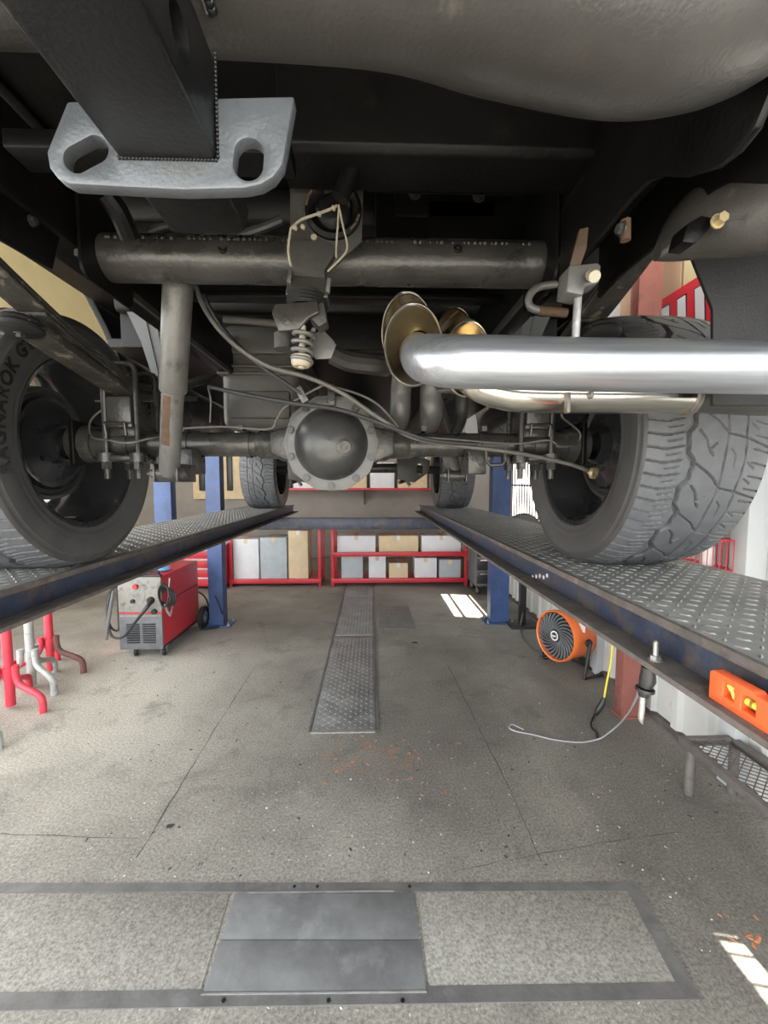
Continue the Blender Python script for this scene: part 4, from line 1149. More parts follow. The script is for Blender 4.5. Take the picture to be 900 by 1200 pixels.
q = MB(); q.prism(plate_px([(322, 356), (372, 352), (374, 366), (362, 372), (350, 386), (326, 388), (318, 366)], .815), .012, XZ(.815), bev=.003); q.build('guide_cup', 'axle_grey', wn)
q = MB(); q.prism(plate_px([(372, 352), (380, 356), (384, 378), (374, 384), (362, 372), (366, 362)], .83), .04, XZ(.825), bev=.003); q.build('guide_cup', 'chassis_dusty', wn)
q = MB(); q.prism(plate_px([(366, 392), (378, 386), (390, 398), (394, 404), (388, 420), (370, 421), (364, 412)], .86), .004, XZ(.86), bev=.001); q.build('guide_fin', 'cover_grey', wn)
q = MB(); q.cyl(P(334, 392, .88), P(334, 410, .88), .022, seg=20); q.build('guide_sleeve', 'chassis_dusty', wn)
q = MB(); q.cyl(P(355, 382, .825), P(353, 432, .825), .006, seg=12); q.build('winch_cable', 'zip_cream', wn)
pts = []; 
for k in range(90):
    t = k/89; an = 2*PI*4.2*t; c = P(356-2.5*t, 386+40*t, .825); pts.append(c+V(.0185*math.cos(an), .0185*math.sin(an), 0))
q = MB(); q.tube(pts, .0042, 8); q.build('coil_spring', 'shock_grey', wn)
q = MB(); q.lathe([(.0, 0), (.015, 0), (.019, .006), (.019, .02), (.012, .024), (0, .024)], c=P(353, 430, .825), axis=(0, 0, 1), seg=20); q.build('cable_end', 'zip_cream', wn)
q = MB(); q.tube([P(352, 330, .83), P(385, 250, .83), P(412, 205, .86)], .0, 6) if False else None
q = MB(); q.tube([P(398, 232, .80), P(425, 175, .80), P(450, 115, .82)], .016, 16); q.build('winch_shaft', 'chassis_black', wn)
# cable ties around the winch
for pth, r in (([(341, 268), (352, 258), (368, 252), (385, 246), (395, 241)], .0026), ([(397, 240), (396, 262), (394, 290), (394, 302)], .0018), ([(397, 240), (402, 265), (407, 288), (402, 300), (384, 318)], .0018), ([(341, 267), (339, 280), (338, 296), (341, 312)], .0024)):
    q = MB(); q.tube([P(x, y, .825) for x, y in pth], r, 8, smooth=5); q.build('cable_tie', 'zip_cream', wn)
for px, py in ((391, 244), (374, 251), (346, 267), (355, 266)):
    q = MB(); q.box(P(px, py, .82), (.008, .006, .007), Euler((0, .4, 0)), .001); q.build('tie_head', 'zip_cream', wn)
q = MB(); q.lathe([(0, 0), (.006, 0), (.006, .004), (0, .004)], c=P(368, 279, .86), axis=(0, -1, 0), seg=12); q.build('rivet', 'zip_cream', wn)

# ---- cables and lines
def line(pts, r, m, name, k=8):
    q = MB(); q.tube([P(*p) for p in pts], r, 10, smooth=k); return q.build(name, m, truck)
line([(228, 330, 1.12), (240, 362, 1.13), (268, 398, 1.14), (312, 428, 1.15), (360, 442, 1.16), (400, 460, 1.17), (440, 487, 1.18), (480, 511, 1.20), (520, 520, 1.22), (600, 530, 1.24), (660, 542, 1.26), (690, 552, 1.28)], .0062, 'cable_grey', 'brake_cable')
line([(238, 345, 1.16), (262, 385, 1.16), (300, 424, 1.16), (345, 456, 1.16), (358, 466, 1.17)], .0050, 'cable_black', 'brake_hose')
line([(244, 453, 1.2), (290, 463, 1.2), (340, 472, 1.18), (396, 480, 1.17), (440, 494, 1.18), (500, 515, 1.2), (560, 521, 1.22)], .0062, 'cable_black', 'brake_cable')
line([(215, 502, 1.31), (262, 500, 1.31), (314, 503, 1.31), (324, 492, 1.3), (333, 478, 1.28), (352, 466, 1.24), (372, 455, 1.2), (384, 452, 1.2), (420, 462, 1.2), (445, 476, 1.2), (468, 502, 1.24)], .0032, 'cable_grey', 'brake_line')
line([(480, 512, 1.32), (520, 514, 1.32), (600, 520, 1.32), (640, 516, 1.3), (652, 520, 1.3)], .0032, 'cable_grey', 'brake_line')
line([(653, 523, 1.30), (666, 523, 1.32), (677, 519, 1.36), (680, 508, 1.36), (670, 498, 1.34), (660, 490, 1.3), (658, 485, 1.3)], .0032, 'cable_grey', 'brake_line')
line([(130, 516, 1.30), (108, 512, 1.34), (106, 494, 1.38), (120, 480, 1.40), (134, 474, 1.38), (131, 471, 1.38), (112, 470, 1.45)], .0032, 'cable_grey', 'brake_line')
line([(128, 516, 1.26), (150, 519, 1.22), (175, 514, 1.25), (195, 510, 1.3), (216, 503, 1.31)], .0032, 'cable_grey', 'brake_line')
line([(330, 258, .95), (300, 270, .95), (265, 278, .95), (230, 268, .95), (200, 265, .96), (176, 272, .97)], .010, 'cable_black', 'wire_loom')
line([(262, 374, 1.5), (290, 376, 1.5), (330, 380, 1.5)], .012, 'cable_grey', 'ribbed_hose')
line([(390, 415, 1.3), (410, 424, 1.3), (440, 428, 1.3), (452, 430, 1.35)], .030, 'axle_grey', 'filler_hose')
line([(125, 228, .8), (140, 250, .82), (152, 278, .85)], .018, 'chassis_black', 'wire_loom')
line([(246, 495, 1.31), (247, 470, 1.3), (244, 455, 1.3)], .0025, 'cable_grey', 'cable_stay')
q = MB(); q.box(P(354, 463, 1.17), (.02, .02, .045), Euler((0, -.5, 0)), .003); q.build('cable_clamp', 'shock_grey', truck)
q = MB(); q.tube([P(690, 551, 1.28), P(694, 555, 1.28)], .010, 12); q.lathe([(.008, 0), (.018, 0), (.018, .01), (.008, .01)], c=P(694, 554, 1.28), axis=(.5, -.8, -.2), seg=16, closed_prof=True); q.build('cable_end', 'aged_brass', truck)
# U-shaped guard under the right axle tube
q = MB(); q.tube([P(570, 525, 1.28), P(570, 540, 1.28), P(574, 545, 1.28), P(588, 545, 1.28), P(592, 540, 1.28), P(592, 525, 1.28)], .0055, 10); q.build('cable_guard', 'axle_grey', truck)

# ================================================================== THINGS AROUND
# ---- spirit level on the lower flange of the runway
XF = RXI-.030
la, lb = PX(838, 800, XF), PX(905, 842, XF)
yl0, yl1 = lb.y-.09, la.y
zf = DZ-.072
lv = thing('spirit_level', 'bright orange torpedo spirit level lying on the ledge of the runway', 'spirit level', (XF, yl0, zf))
hL = .048; ln = yl1-yl0
vh = []
ends = [(yl1-.012, .052), (yl1-.075, .0)]
def rr2(cy, cz, a, b): return [(cy+a*x, cz+b*y) for x, y in ((-1, -1), (-1, 1), (1, 1), (1, -1))]
h1 = PX(860, 822, XF); h2 = PX(884, 830, XF)
holes = [rr2(h1.y, zf+hL*.55, .010, .011), rr2(h2.y, zf+hL*.5, .012, .012)]
prof = [(yl0, zf), (yl1, zf), (yl1, zf+hL*.9), (yl1-.006, zf+hL), (yl1-.075, zf+hL), (yl1-.08, zf+hL-.004), (yl1-.12, zf+hL-.004), (yl1-.126, zf+hL), (yl0, zf+hL)]
q = MB(); q.prism(prof, .020, YZ(XF-.010), holes=holes, bev=.0015); q.build('level_body', 'level_orange', lv)
for (hp, rx_) in ((h1, .9), (h2, 0)):
    cz = zf+hL*(.55 if hp is h1 else .5)
    d = V(0, math.cos(rx_), math.sin(rx_))*.0105
    q = MB(); q.cyl(V(XF, hp.y, cz)-d, V(XF, hp.y, cz)+d, .0058, seg=14); vo = q.build('vial', 'vial', lv)
    q = MB(); q.lathe([(.0058, -.002), (.0068, -.002), (.0068, .002), (.0058, .002)], c=V(XF, hp.y, cz), axis=d, seg=14, closed_prof=True); q.build('vial_ring', 'vial_gold', vo)
# ---- bolt standing on the flange
XBt = RXI-.030
bp_ = PX(768, 773, XBt)
bo = thing('bolt_and_washer', 'silver bolt with washer standing upright on the runway ledge', 'bolt', (XBt, bp_.y, zf))
q = MB(); q.cyl((XBt, bp_.y, zf), (XBt, bp_.y, zf+.002), .013, seg=20); q.build('washer', 'bare_steel', bo)
q = MB(); q.cyl((XBt, bp_.y, zf+.002), (XBt, bp_.y, zf+.009), .010, seg=6); q.build('nut', 'bare_steel', bo)
q = MB(); q.cyl((XBt, bp_.y, zf+.009), (XBt, bp_.y, zf+.036), .0052, seg=14)
q.cyl((XBt, bp_.y, zf+.036), (XBt, bp_.y, zf+.039), .0052, .003, 14); q.build('shank', 'bare_steel', bo)
# ---- hand tool hanging below the runway
th0 = PX(757, 783, RXI-.01)
tl = thing('hanging_tool', 'black handled tool with bare silver tip hanging below the runway', 'hand tool', th0)
Yt = th0.y
q = MB(); q.tube([P(760, 782, Yt), P(759, 797, Yt), P(756, 806, Yt)], [.013, .016, .012], 18); q.build('handle', 'black_plastic', tl)
q = MB(); q.tube([P(760, 782, Yt), P(762, 765, Yt+.02)], [.014, .008], 12); q.build('hook', 'black_plastic', tl)
q = MB(); q.lathe([(.0, -.004), (.018, -.003), (.018, .003), (.0, .003)], c=P(756, 808, Yt), axis=(.1, 0, 1), seg=20); q.build('guard', 'black_plastic', tl)
q = MB(); q.cyl(P(755, 809, Yt), P(754, 816, Yt), .012, .010, 14); q.build('collar', 'black_plastic', tl)
q = MB(); q.tube([P(753, 815, Yt), P(752, 832, Yt), P(751, 842, Yt), P(753, 849, Yt)], [.0055, .006, .0055, .001], 12, smooth=4); q.build('blade', 'bare_steel', tl)
# grey cord from the tool to the floor
def floor_pt(px, py, z=.006): return PZ(px, py, z)
cpts = [P(757, 786, Yt+.02), P(751, 803, Yt+.2), P(745, 820, 1.4), P(736, 836, 1.85), P(724, 850, 2.2), floor_pt(706, 864, .03), floor_pt(694, 868, .008), floor_pt(678, 870), floor_pt(650, 867), floor_pt(625, 861), floor_pt(605, 857), floor_pt(597, 853), floor_pt(600, 849), floor_pt(614, 855)]
q = MB(); q.tube(cpts, .0042, 8, smooth=8); tag(q.build('power_cord', 'wire_grey'), 'grey twisted cord trailing over the floor from the hanging tool', 'cord')
ye = thing('yellow_cord', 'yellow extension cord with black plug hanging beside the red column', 'cord', floor_pt(695, 838))
yp = fp(695, 838).y
q = MB(); q.tube([P(718, 752, yp), P(716, 775, yp), P(711, 800, yp), P(708, 818, yp)], .006, 8, smooth=6); q.build('cord', 'wire_yellow', ye)
q = MB(); q.tube([P(708, 817, yp), P(706, 824, yp), P(701, 832, yp), P(698, 838, yp)], [.008, .018, .016, .008], 12, smooth=4); q.build('plug', 'black_plastic', ye)
q = MB(); q.tube([P(698, 836, yp), floor_pt(693, 846), floor_pt(694, 853), floor_pt(699, 858), floor_pt(700, 864)], .006, 8, smooth=6); q.build('tail_cord', 'black_plastic', ye)

# ---- orange drum fan
fc = fp(672, 785); fc = V(fc.x-.02, fc.y+.02, 0)
FYc = fc.y
fcen = P(650, 745, FYc-.03)
nrm = V(-.93, -.36, .05).normalized()
fan = thing('drum_fan', 'orange portable drum fan on a black tube stand by the right wall', 'fan', (fcen.x, fcen.y, 0))
rF = .192; dF = .24
q = MB(); q.lathe([(rF-.012, .0), (rF-.004, .004), (rF, -.002), (rF, -.05), (rF-.01, -.07), (rF-.014, -dF+.03), (rF-.022, -dF), (rF-.030, -dF), (rF-.022, -dF+.03), (rF-.018, -.05), (rF-.012, .0)], c=fcen, axis=nrm, seg=48); q.build('fan_drum', 'fan_orange', fan)
up = V(0, 0, 1); up = (up-nrm*up.dot(nrm)).normalized(); sdv = nrm.cross(up)
gl = part_empty('fan_grille', fan, fcen)
for k in range(26):
    an = 2*PI*k/26
    pts = []
    for t in (0, .35, .7, 1):
        r_ = .05+(rF-.018-.05)*t; a2 = an+.75*t
        pts.append(fcen+sdv*r_*math.cos(a2)+up*r_*math.sin(a2)-nrm*(.006+.004*t))
    q = MB(); q.tube(pts, [.005, .0065, .0075, .0075], 6, smooth=3); q.build('grille_vane', 'grille_grey', gl)
q = MB(); q.lathe([(0, .004), (.035, .004), (.045, 0), (.052, -.008), (.052, -.016)], c=fcen, axis=nrm, seg=28); q.build('hub', 'black_plastic', gl)
q = MB(); q.lathe([(.026, .0045), (.032, .006), (.038, .0045)], c=fcen, axis=nrm, seg=28); q.box(fcen+nrm*.006, (.03, .03, .010), None, .001); q.build('badge', 'white_paint', gl)
q = MB(); q.lathe([(0, -.03), (rF-.02, -.03)], c=fcen, axis=nrm, seg=32); q.build('fan_back', 'rubber', fan)
for s in (-1, 1):
    hb = fcen+sdv*s*(rF+.004)-nrm*.13
    out_ = sdv*s
    q = MB(); q.lathe([(0, 0), (.022, 0), (.030, .01), (.026, .025), (0, .03)], c=hb-out_*.01, axis=out_, seg=16); q.build('pivot_knob', 'black_plastic', fan)
base = []
A = fcen+sdv*(rF+.02)-nrm*.13; B = fcen-sdv*(rF+.02)-nrm*.13
A0 = V(A.x, A.y, .016)+V(nrm.x, nrm.y, 0)*.05; A1 = V(A.x, A.y, .016)-V(nrm.x, nrm.y, 0)*.14
B0 = V(B.x, B.y, .016)+V(nrm.x, nrm.y, 0)*.05; B1 = V(B.x, B.y, .016)-V(nrm.x, nrm.y, 0)*.14
q = MB(); q.tube([A, A0, A1], .013, 10); q.tube([B, B0, B1], .013, 10); q.tube([A1, B1], .013, 10); q.build('tube_stand', 'black_plastic', fan)
p = fcen+(up*.55+sdv*.83).normalized()*(rF-.004)-nrm*.10 if sdv.x > 0 else fcen+(up*.55-sdv*.83).normalized()*(rF-.004)-nrm*.10
q = MB(); q.box(p, (.006, .05, .06), Euler((0, 0, .5)), .001); q.build('label', 'white_paint', fan)
q = MB(); q.tube([fcen-nrm*.2-up*.12, floor_pt(640, 768, .01), floor_pt(616, 752, .01), floor_pt(610, 735, .01), P(613, 715, 4.1), P(613, 690, 4.1)], .008, 8, smooth=8); q.build('fan_cord', 'cable_grey', fan)

# ---- mesh-topped step
sp0 = fp(808, 932)
stp = thing('mesh_step', 'low rusty steel step with expanded metal top beside the right wall', 'step', (sp0.x+.15, sp0.y-.2, 0))
zs = .255
s1 = PZ(795, 862, zs)
sx0, sy1 = s1.x, s1.y; sx1 = sx0+.265; sy0 = sy1-.85
q = MB()
for (x0, x1, y0, y1) in ((sx0, sx0+.03, sy0, sy1), (sx1-.03, sx1, sy0, sy1)): 
    q = MB(); q.bb(x0, x1, y0, y1, zs-.035, zs, .002); q.build('frame_bar', 'step_steel', stp)
for (y0, y1) in ((sy0, sy0+.03), (sy1-.03, sy1)):
    q = MB(); q.bb(sx0+.03, sx1-.03, y0, y1, zs-.035, zs, .002); q.build('frame_bar', 'step_steel', stp)
for x in (sx0+.03, sx1-.03):
    for y in (sy0+.035, sy1-.045):
        q = MB(); q.cyl((x, y, 0), (x, y, zs-.033), .021, seg=18); q.build('leg', 'step_steel', stp)
vs = []; fs = []
def strand(a, b, t=.0018):
    d = (b-a).normalized(); n = V(-d.y, d.x, 0)*t*1.0; k = len(vs)
    for p in (a, b):
        for o_ in (-n+V(0, 0, -t), n+V(0, 0, -t), n+V(0, 0, t), -n+V(0, 0, t)): vs.append(tuple(p+o_))
    for e_ in range(4): fs.append((k+e_, k+(e_+1) % 4, k+4+(e_+1) % 4, k+4+e_))
gx, gy = .044, .018
xs0, xs1, ys0, ys1 = sx0+.024, sx1-.024, sy0+.024, sy1-.024
nx = int((xs1-xs0)/gx); ny = int((ys1-ys0)/gy)
for j in range(ny):
    for i in range(nx):
        x = xs0+i*gx; y = ys0+j*gy; zc = zs-.008
        if j % 2 == 0: strand(V(x, y, zc), V(x+gx/2, y+gy, zc)); strand(V(x+gx/2, y+gy, zc), V(x+gx, y, zc))
        else: strand(V(x, y+gy, zc), V(x+gx/2, y, zc)); strand(V(x+gx/2, y, zc), V(x+gx, y+gy, zc))
me = bpy.data.meshes.new('expanded_mesh'); me.from_pydata(vs, [], fs)
mk('expanded_mesh', me, 'step_steel', stp, 20, kind='stuff')

# ---- tall tripod stands on the left
def stand(px, py, hgt, m, ml, label, a0, dx=0):
    b = fp(px, py); b = V(b.x+dx, b.y, 0)
    t = thing('tripod_stand', label, 'support stand', b, 0, 'tripod stands beside the left runway')
    q = MB(); q.tube([b+V(0, 0, .02), b+V(0, 0, hgt)], .027, 20); q.build('pole', m, t)
    q = MB(); q.lathe([(.0, hgt), (.05, hgt), (.05, hgt+.012), (.018, hgt+.012), (.018, hgt+.05), (0, hgt+.05)], c=V(b.x, b.y, 0), axis=(0, 0, 1), seg=20); q.build('head', m, t)
    q = MB(); q.lathe([(.028, .20), (.034, .20), (.034, .27), (.028, .27)], c=V(b.x, b.y, 0), seg=20, closed_prof=True); q.build('collar', m, t)
    for k in range(3):
        an = a0+2*PI*k/3; d = V(math.cos(an), math.sin(an), 0)
        q = MB(); q.tube([b+d*.055+V(0, 0, .29), b+d*.056+V(0, 0, .22), b+d*.085+V(0, 0, .165), b+d*.20+V(0, 0, .12), b+d*.245+V(0, 0, .085), b+d*.25+V(0, 0, .0)], [.020, .020, .020, .020, .021, .021], 14, smooth=4)
        q.build('leg', m if (k or m == ml) else ml, t)
stand(13, 830, 1.28, 'stand_red', 'stand_red', 'nearest bright red tripod stand with thick pole left of the runway', -.22)
stand(38, 806, 1.22, 'stand_grey', 'stand_grey', 'pale grey tripod stand standing between two red ones', -.42)
stand(60, 788, 1.22, 'stand_red', 'stand_dark', 'far red tripod stand with dark worn legs, nearest the welder', -.05)
stand(0, 878, 1.2, 'stand_grey', 'stand_grey', 'grey tripod stand cut off at the left edge, only its foot showing', 0, -.255)

# ---- welding machine
wc = fp(143, 762)
wX0, wY0 = fp(143, 770).x+.01, fp(160, 771).y
wX1 = P(191, 740, wY0).x; wz0, wz1 = .075, P(165, 676, wY0).z
wd_ = .72
wm = thing('welding_machine', 'red welding machine on wheels with grey front panel and coiled cables', 'welder', ((wX0+wX1)/2, wY0+wd_/2, 0))
def wpx(px, py): return P(px, py, wY0)
q = MB(); q.bb(wX0, wX1, wY0, wY0+wd_, wz0+.02, wz1, .006); q.build('cabinet', 'red_paint', wm)
zm = wpx(160, 718).z
q = MB(); q.bb(wX0-.002, wX1+.002, wY0-.012, wY0+.01, zm+.005, wz1+.004, .004); fpn = q.build('control_panel', 'panel_grey', wm)
q = MB(); q.bb(wX0-.002, wX1+.002, wY0-.012, wY0+.01, wz0, zm-.008, .004); gp = q.build('lower_panel', 'grille_grey', wm)
q = MB(); q.bb(wX0, wX1, wY0-.014, wY0-.010, zm-.007, zm+.004); q.build('stripe', 'red_paint', gp)
q = MB(); q.bb(wX0+.01, wX1-.01, wY0-.014, wY0-.011, zm-.03, zm-.015); q.build('stripe', 'panel_grey', gp)
for cx_ in (.32, .70):
    for k in range(9):
        z = wz0+.06+.019*k; x = wX0+(wX1-wX0)*cx_
        q = MB(); q.box((x, wY0-.014, z), ((wX1-wX0)*.30, .006, .009), Euler((.5, 0, 0))); q.build('louvre', 'black_plastic', gp)
for (px, py, r, m) in ((160, 687, .022, 'red_paint'), (157, 704, .017, 'black_plastic'), (182, 716, .022, 'black_plastic'), (178, 703, .03, 'black_plastic')):
    c = wpx(px, py); q = MB(); q.lathe([(0, .02), (r*.9, .02), (r, .012), (r, -.01)], c=(c.x, wY0-.012, c.z), axis=(0, -1, 0), seg=18); q.build('knob' if r < .03 else 'torch_socket', m, fpn)
q = MB(); q.bb(wX0-.004, wX1+.004, wY0-.018, wY0+.02, wz1, wz1+.02, .006); q.build('front_trim', 'black_plastic', wm)
q = MB(); q.tube([(wX0+.01, wY0+.0, wz1+.02), (wX0+.01, wY0-.01, wz1+.04), (wX1-.01, wY0-.01, wz1+.04), (wX1-.01, wY0, wz1+.02)], .009, 8); q.build('handle', 'black_plastic', wm)
q = MB(); q.bb(wX0-.004, wX1+.004, wY0-.01, wY0+wd_+.06, wz0, wz0+.022, .003); q.build('base_tray', 'black_plastic', wm)
zs2 = zm+.06
q = MB(); q.bb(wX1-.001, wX1+.004, wY0+.02, wY0+wd_-.02, zs2, zs2+.008); q.build('side_seam', 'black_plastic', wm)
for px in (156, 191):
    x = wpx(px, 765).x - (.012 if px > 180 else 0)
    cw = part_empty('caster', wm, (x, wY0+.05, 0))
    q = MB(); q.lathe([(0, -.016), (.028, -.016), (.036, -.010), (.036, .010), (.028, .016), (0, .016)], c=(x, wY0+.05, .037), axis=(1, .25, 0), seg=24); q.build('tyre', 'rubber', cw)
    q = MB(); q.box((x-.02, wY0+.05, .055), (.004, .03, .06)); q.box((x+.02, wY0+.05, .055), (.004, .03, .06)); q.box((x, wY0+.05, .08), (.05, .05, .01)); q.build('fork', 'bare_steel', cw)
for x in (wX0-.05, wX1+.05):
    rw = part_empty('rear_wheel', wm, (x, wY0+wd_-.02, 0))
    q = MB(); q.lathe([(.06, -.02), (.10, -.022), (.112, -.014), (.112, .014), (.10, .022), (.06, .02)], c=(x, wY0+wd_-.02, .113), axis=(1, 0, 0), seg=32); q.build('tyre', 'rubber', rw)
    q = MB(); q.lathe([(0, -.026), (.02, -.026), (.03, -.012), (.06, -.018), (.064, 0), (.06, .018), (.03, .012), (.02, .026), (0, .026)], c=(x, wY0+wd_-.02, .113), axis=(1, 0, 0), seg=24); q.build('wheel_hub', 'grille_grey', rw)
q = MB(); q.tube([P(178, 703, wY0-.02), P(172, 712, wY0-.09), P(160, 727, wY0-.10), P(146, 745, wY0-.08), P(134, 747, wY0-.06), P(128, 738, wY0-.05), P(126, 712, wY0-.03), P(132, 690, wY0+.02), P(140, 688, wY0+.05)], [.018, .016, .012, .011, .010, .010, .010, .010, .010], 10, smooth=7); q.build('torch_cable', 'black_plastic', wm)
q = MB(); q.tube([P(138, 690, wY0+.03), P(139, 720, wY0+.03), P(139, 738, wY0+.02), P(130, 735, wY0), P(125, 715, wY0), P(128, 695, wY0), P(135, 688, wY0+.02)], .009, 8, smooth=6); q.build('torch_cable', 'black_plastic', wm)
q = MB(); q.tube([P(133, 692, wY0-.03), P(129, 715, wY0-.04), P(126, 738, wY0-.05), P(125, 750, wY0-.05)], [.010, .014, .012, .007], 10, smooth=4); q.build('torch', 'grille_grey', wm)
cc = V(wX1+.03, wY0-.0, P(197, 697, wY0).z)
for k in range(6):
    pts = [cc+V((.040+.004*k)*math.cos(2*PI*j/18)+.004*k, .010*k-.03+.01*math.sin(4*PI*j/18+k), (.095-.005*k)*math.sin(2*PI*j/18)-.006*k) for j in range(18)]
    q = MB(); q.tube(pts, .0065, 7, closed=True); q.build('cable_coil', 'black_plastic', wm)
q = MB(); q.tube([cc+V(.01, -.03, -.07), cc+V(.02, -.02, -.13), cc+V(.025, .02, -.18)], .010, 8); q.tube([cc+V(.02, .10, -.05), cc+V(.025, .06, -.12), cc+V(.025, .02, -.18)], .008, 8); q.build('earth_clamp', 'bare_steel', wm)
q = MB(); q.cyl(cc+V(.02, .02, .05), cc+V(.02, .04, .13), .006, seg=8); q.build('cable_hook', 'bare_steel', wm)
q = MB(); q.tube([V(wX1-.02, wY0+wd_, wz0+.3), V(wX1+.06, wY0+wd_+.04, wz0+.2), V(wX1+.07, wY0+wd_+.1, .03), floor_pt(235, 737, .01), floor_pt(255, 735, .01), floor_pt(262, 728, .01), P(258, 712, PBR.y-.15), P(252, 698, PBR.y-.12)], .008, 8, smooth=8); q.build('mains_cable', 'black_plastic', wm)
# rag and torch lying on top
rg = MB(); c = V(wX0+.24, wY0+.2, wz1+.022)
for k in range(5): rg.sphere(c+V(random.uniform(-.04, .04), random.uniform(-.04, .04), 0), .035, 10, (1.2, 1, .55))
tag(rg.build('rag', 'rag_blue'), 'crumpled blue rag on top of the welding machine', 'rag')

# ---- things near the right wall, beyond the tyre
bkY = 2.12
bk = thing('wire_basket', 'small red wire basket mounted on the right wall behind the tyre', 'basket', PX(850, 665, WX-.1))
b0 = PX(868, 668, WX-.03); b1 = PX(820, 650, WX-.03)
z0, z1 = PX(868, 670, WX-.05).z, PX(868, 634, WX-.05).z
ya, yb = PX(870, 650, WX-.03).y, PX(812, 650, WX-.03).y
for z in (z0, z1):
    q = MB(); q.tube([(WX-.04, ya, z), (WX-.04, yb, z), (WX-.17, yb, z), (WX-.17, ya, z)], .004, 6, closed=True); q.build('rim_wire', 'red_paint', bk)
n = 9
for i in range(n+1):
    y = ya+(yb-ya)*i/n
    q = MB(); q.tube([(WX-.04, y, z1), (WX-.04, y, z0), (WX-.17, y, z0), (WX-.17, y, z1)], .0025, 6); q.build('basket_wire', 'red_paint', bk)
for i in range(1, 4):
    x = WX-.17+.13*i/4
    q = MB(); q.tube([(x, ya, z1), (x, ya, z0), (x, yb, z0), (x, yb, z1)], .0025, 6); q.build('basket_wire', 'red_paint', bk)
pp = PX(828, 660, WX-.1)
pb_ = thing('spray_can', 'small white and blue can inside the red wire basket', 'can', (WX-.1, pp.y, z0+.004))
q = MB(); q.lathe([(0, 0), (.028, 0), (.03, .004), (.03, .09), (.024, .105), (.012, .108)], c=(WX-.1, pp.y, z0+.004), seg=20); q.build('can_body', 'white_paint', pb_)
q = MB(); q.lathe([(.012, .106), (.012, .125), (0, .125)], c=(WX-.1, pp.y, z0+.004), seg=14); q.build('can_cap', 'rag_blue', pb_)
labels_rod = ['thin rod under the red wire basket, %s of those leaning there' % w_ for w_ in ('leftmost', 'second from left', 'third from left', 'fourth from left', 'middle one', 'fourth from right', 'third from right', 'second from right', 'rightmost')]
q = MB(); q.bb(WX-.16, WX-.03, 1.9, 2.75, .775, .79, .002); q.build('rod_ledge', 'wall_panel', wall)
for i in range(9):
    y = PX(806+5*i, 680, WX-.06).y
    q = MB(); y2 = y-.05; q.cyl((WX-.12+.004*i, y2, .79), (WX-.062, y, z0-.015-.004*(i % 3)), .007, seg=8)
    tag(q.build('metal_rod', 'bare_steel' if i % 2 else 'rust'), labels_rod[i], 'rod', 'metal rods leaning under the basket')

# ---- second lift post far left, dark things by the right post
p = P(194, 600, 4.5)
sp = thing('lift_post', 'pale blue-grey steel post of the neighbouring lift behind the left wheel', 'post', (p.x, 4.5, 0))
q = MB(); q.bb(p.x-.09, p.x+.09, 4.44, 4.56, .01, 2.0, .006); q.build('post_column', 'post_blue', sp)
q = MB(); q.bb(p.x-.16, p.x+.16, 4.36, 4.64, 0, .012); q.build('base_plate', 'post_blue', sp)
p = P(613, 645, 4.45)
hr = thing('hose_reel', 'black round hose reel beside the blue post by the barred window', 'hose reel', (WX-.12, 4.0, 0))
hc = V(1.53, 4.12, P(600, 618, 4.12).z-.03)
q = MB(); q.lathe([(.03, -.07), (.165, -.07), (.17, -.06), (.165, -.05), (.12, -.05), (.12, .05), (.165, .05), (.17, .06), (.165, .07), (.03, .07)], c=hc, axis=(.35, 1, 0), seg=32); q.build('reel_drum', 'black_plastic', hr)
for k in range(5):
    q = MB(); q.lathe([(.12, -.045+.02*k), (.135, -.04+.02*k), (.138, -.035+.02*k), (.135, -.03+.02*k), (.12, -.025+.02*k)], c=hc, axis=(.35, 1, 0), seg=28); q.build('hose_turn', 'rubber', hr)
q = MB(); q.bb(hc.x-.03, hc.x+.03, hc.y-.03, hc.y+.03, .02, hc.z, .003); q.bb(hc.x-.15, hc.x+.15, hc.y-.13, hc.y+.13, 0, .02, .003); q.build('reel_stand', 'black_plastic', hr)
# rolling tool cart behind the right post
cb = fp(566, 698)
ct_ = thing('tool_cart', 'dark rolling tool cart with chrome casters behind the right blue post', 'tool cart', (cb.x+.1, cb.y+.2, 0))
cx0, cx1, cy0, cy1 = cb.x-.10, cb.x+.26, cb.y+.02, cb.y+.42
q = MB(); q.bb(cx0, cx1, cy0, cy1, .12, .86, .008); q.build('cart_body', 'grille_grey', ct_)
for k in range(4):
    q = MB(); q.bb(cx0+.02, cx1-.02, cy0-.012, cy0+.002, .15+.175*k, .30+.175*k, .004); d_ = q.build('drawer', 'black_plastic', ct_)
    q = MB(); q.bb(cx0+.06, cx1-.06, cy0-.025, cy0-.010, .27+.175*k, .285+.175*k, .003); q.build('drawer_handle', 'bare_steel', d_)
q = MB(); q.bb(cx0-.01, cx1+.01, cy0-.01, cy1+.01, .86, .89, .006); q.build('cart_top', 'carton_cream', ct_)
for x in (cx0+.05, cx1-.05):
    for y in (cy0+.04, cy1-.05):
        cs = part_empty('caster', ct_, (x, y, 0))
        q = MB(); q.lathe([(0, -.014), (.05, -.014), (.055, 0), (.05, .014), (0, .014)], c=(x, y, .055), axis=(1, .4, 0), seg=20); q.build('tyre', 'rubber', cs)
        q = MB(); q.box((x-.02, y, .085), (.004, .045, .07)); q.box((x+.02, y, .085), (.004, .045, .07)); q.lathe([(0, 0), (.03, 0)], c=(x-.016, y-.006, .055), axis=(-1, -.4, 0), seg=16); q.build('fork', 'bare_steel', cs)

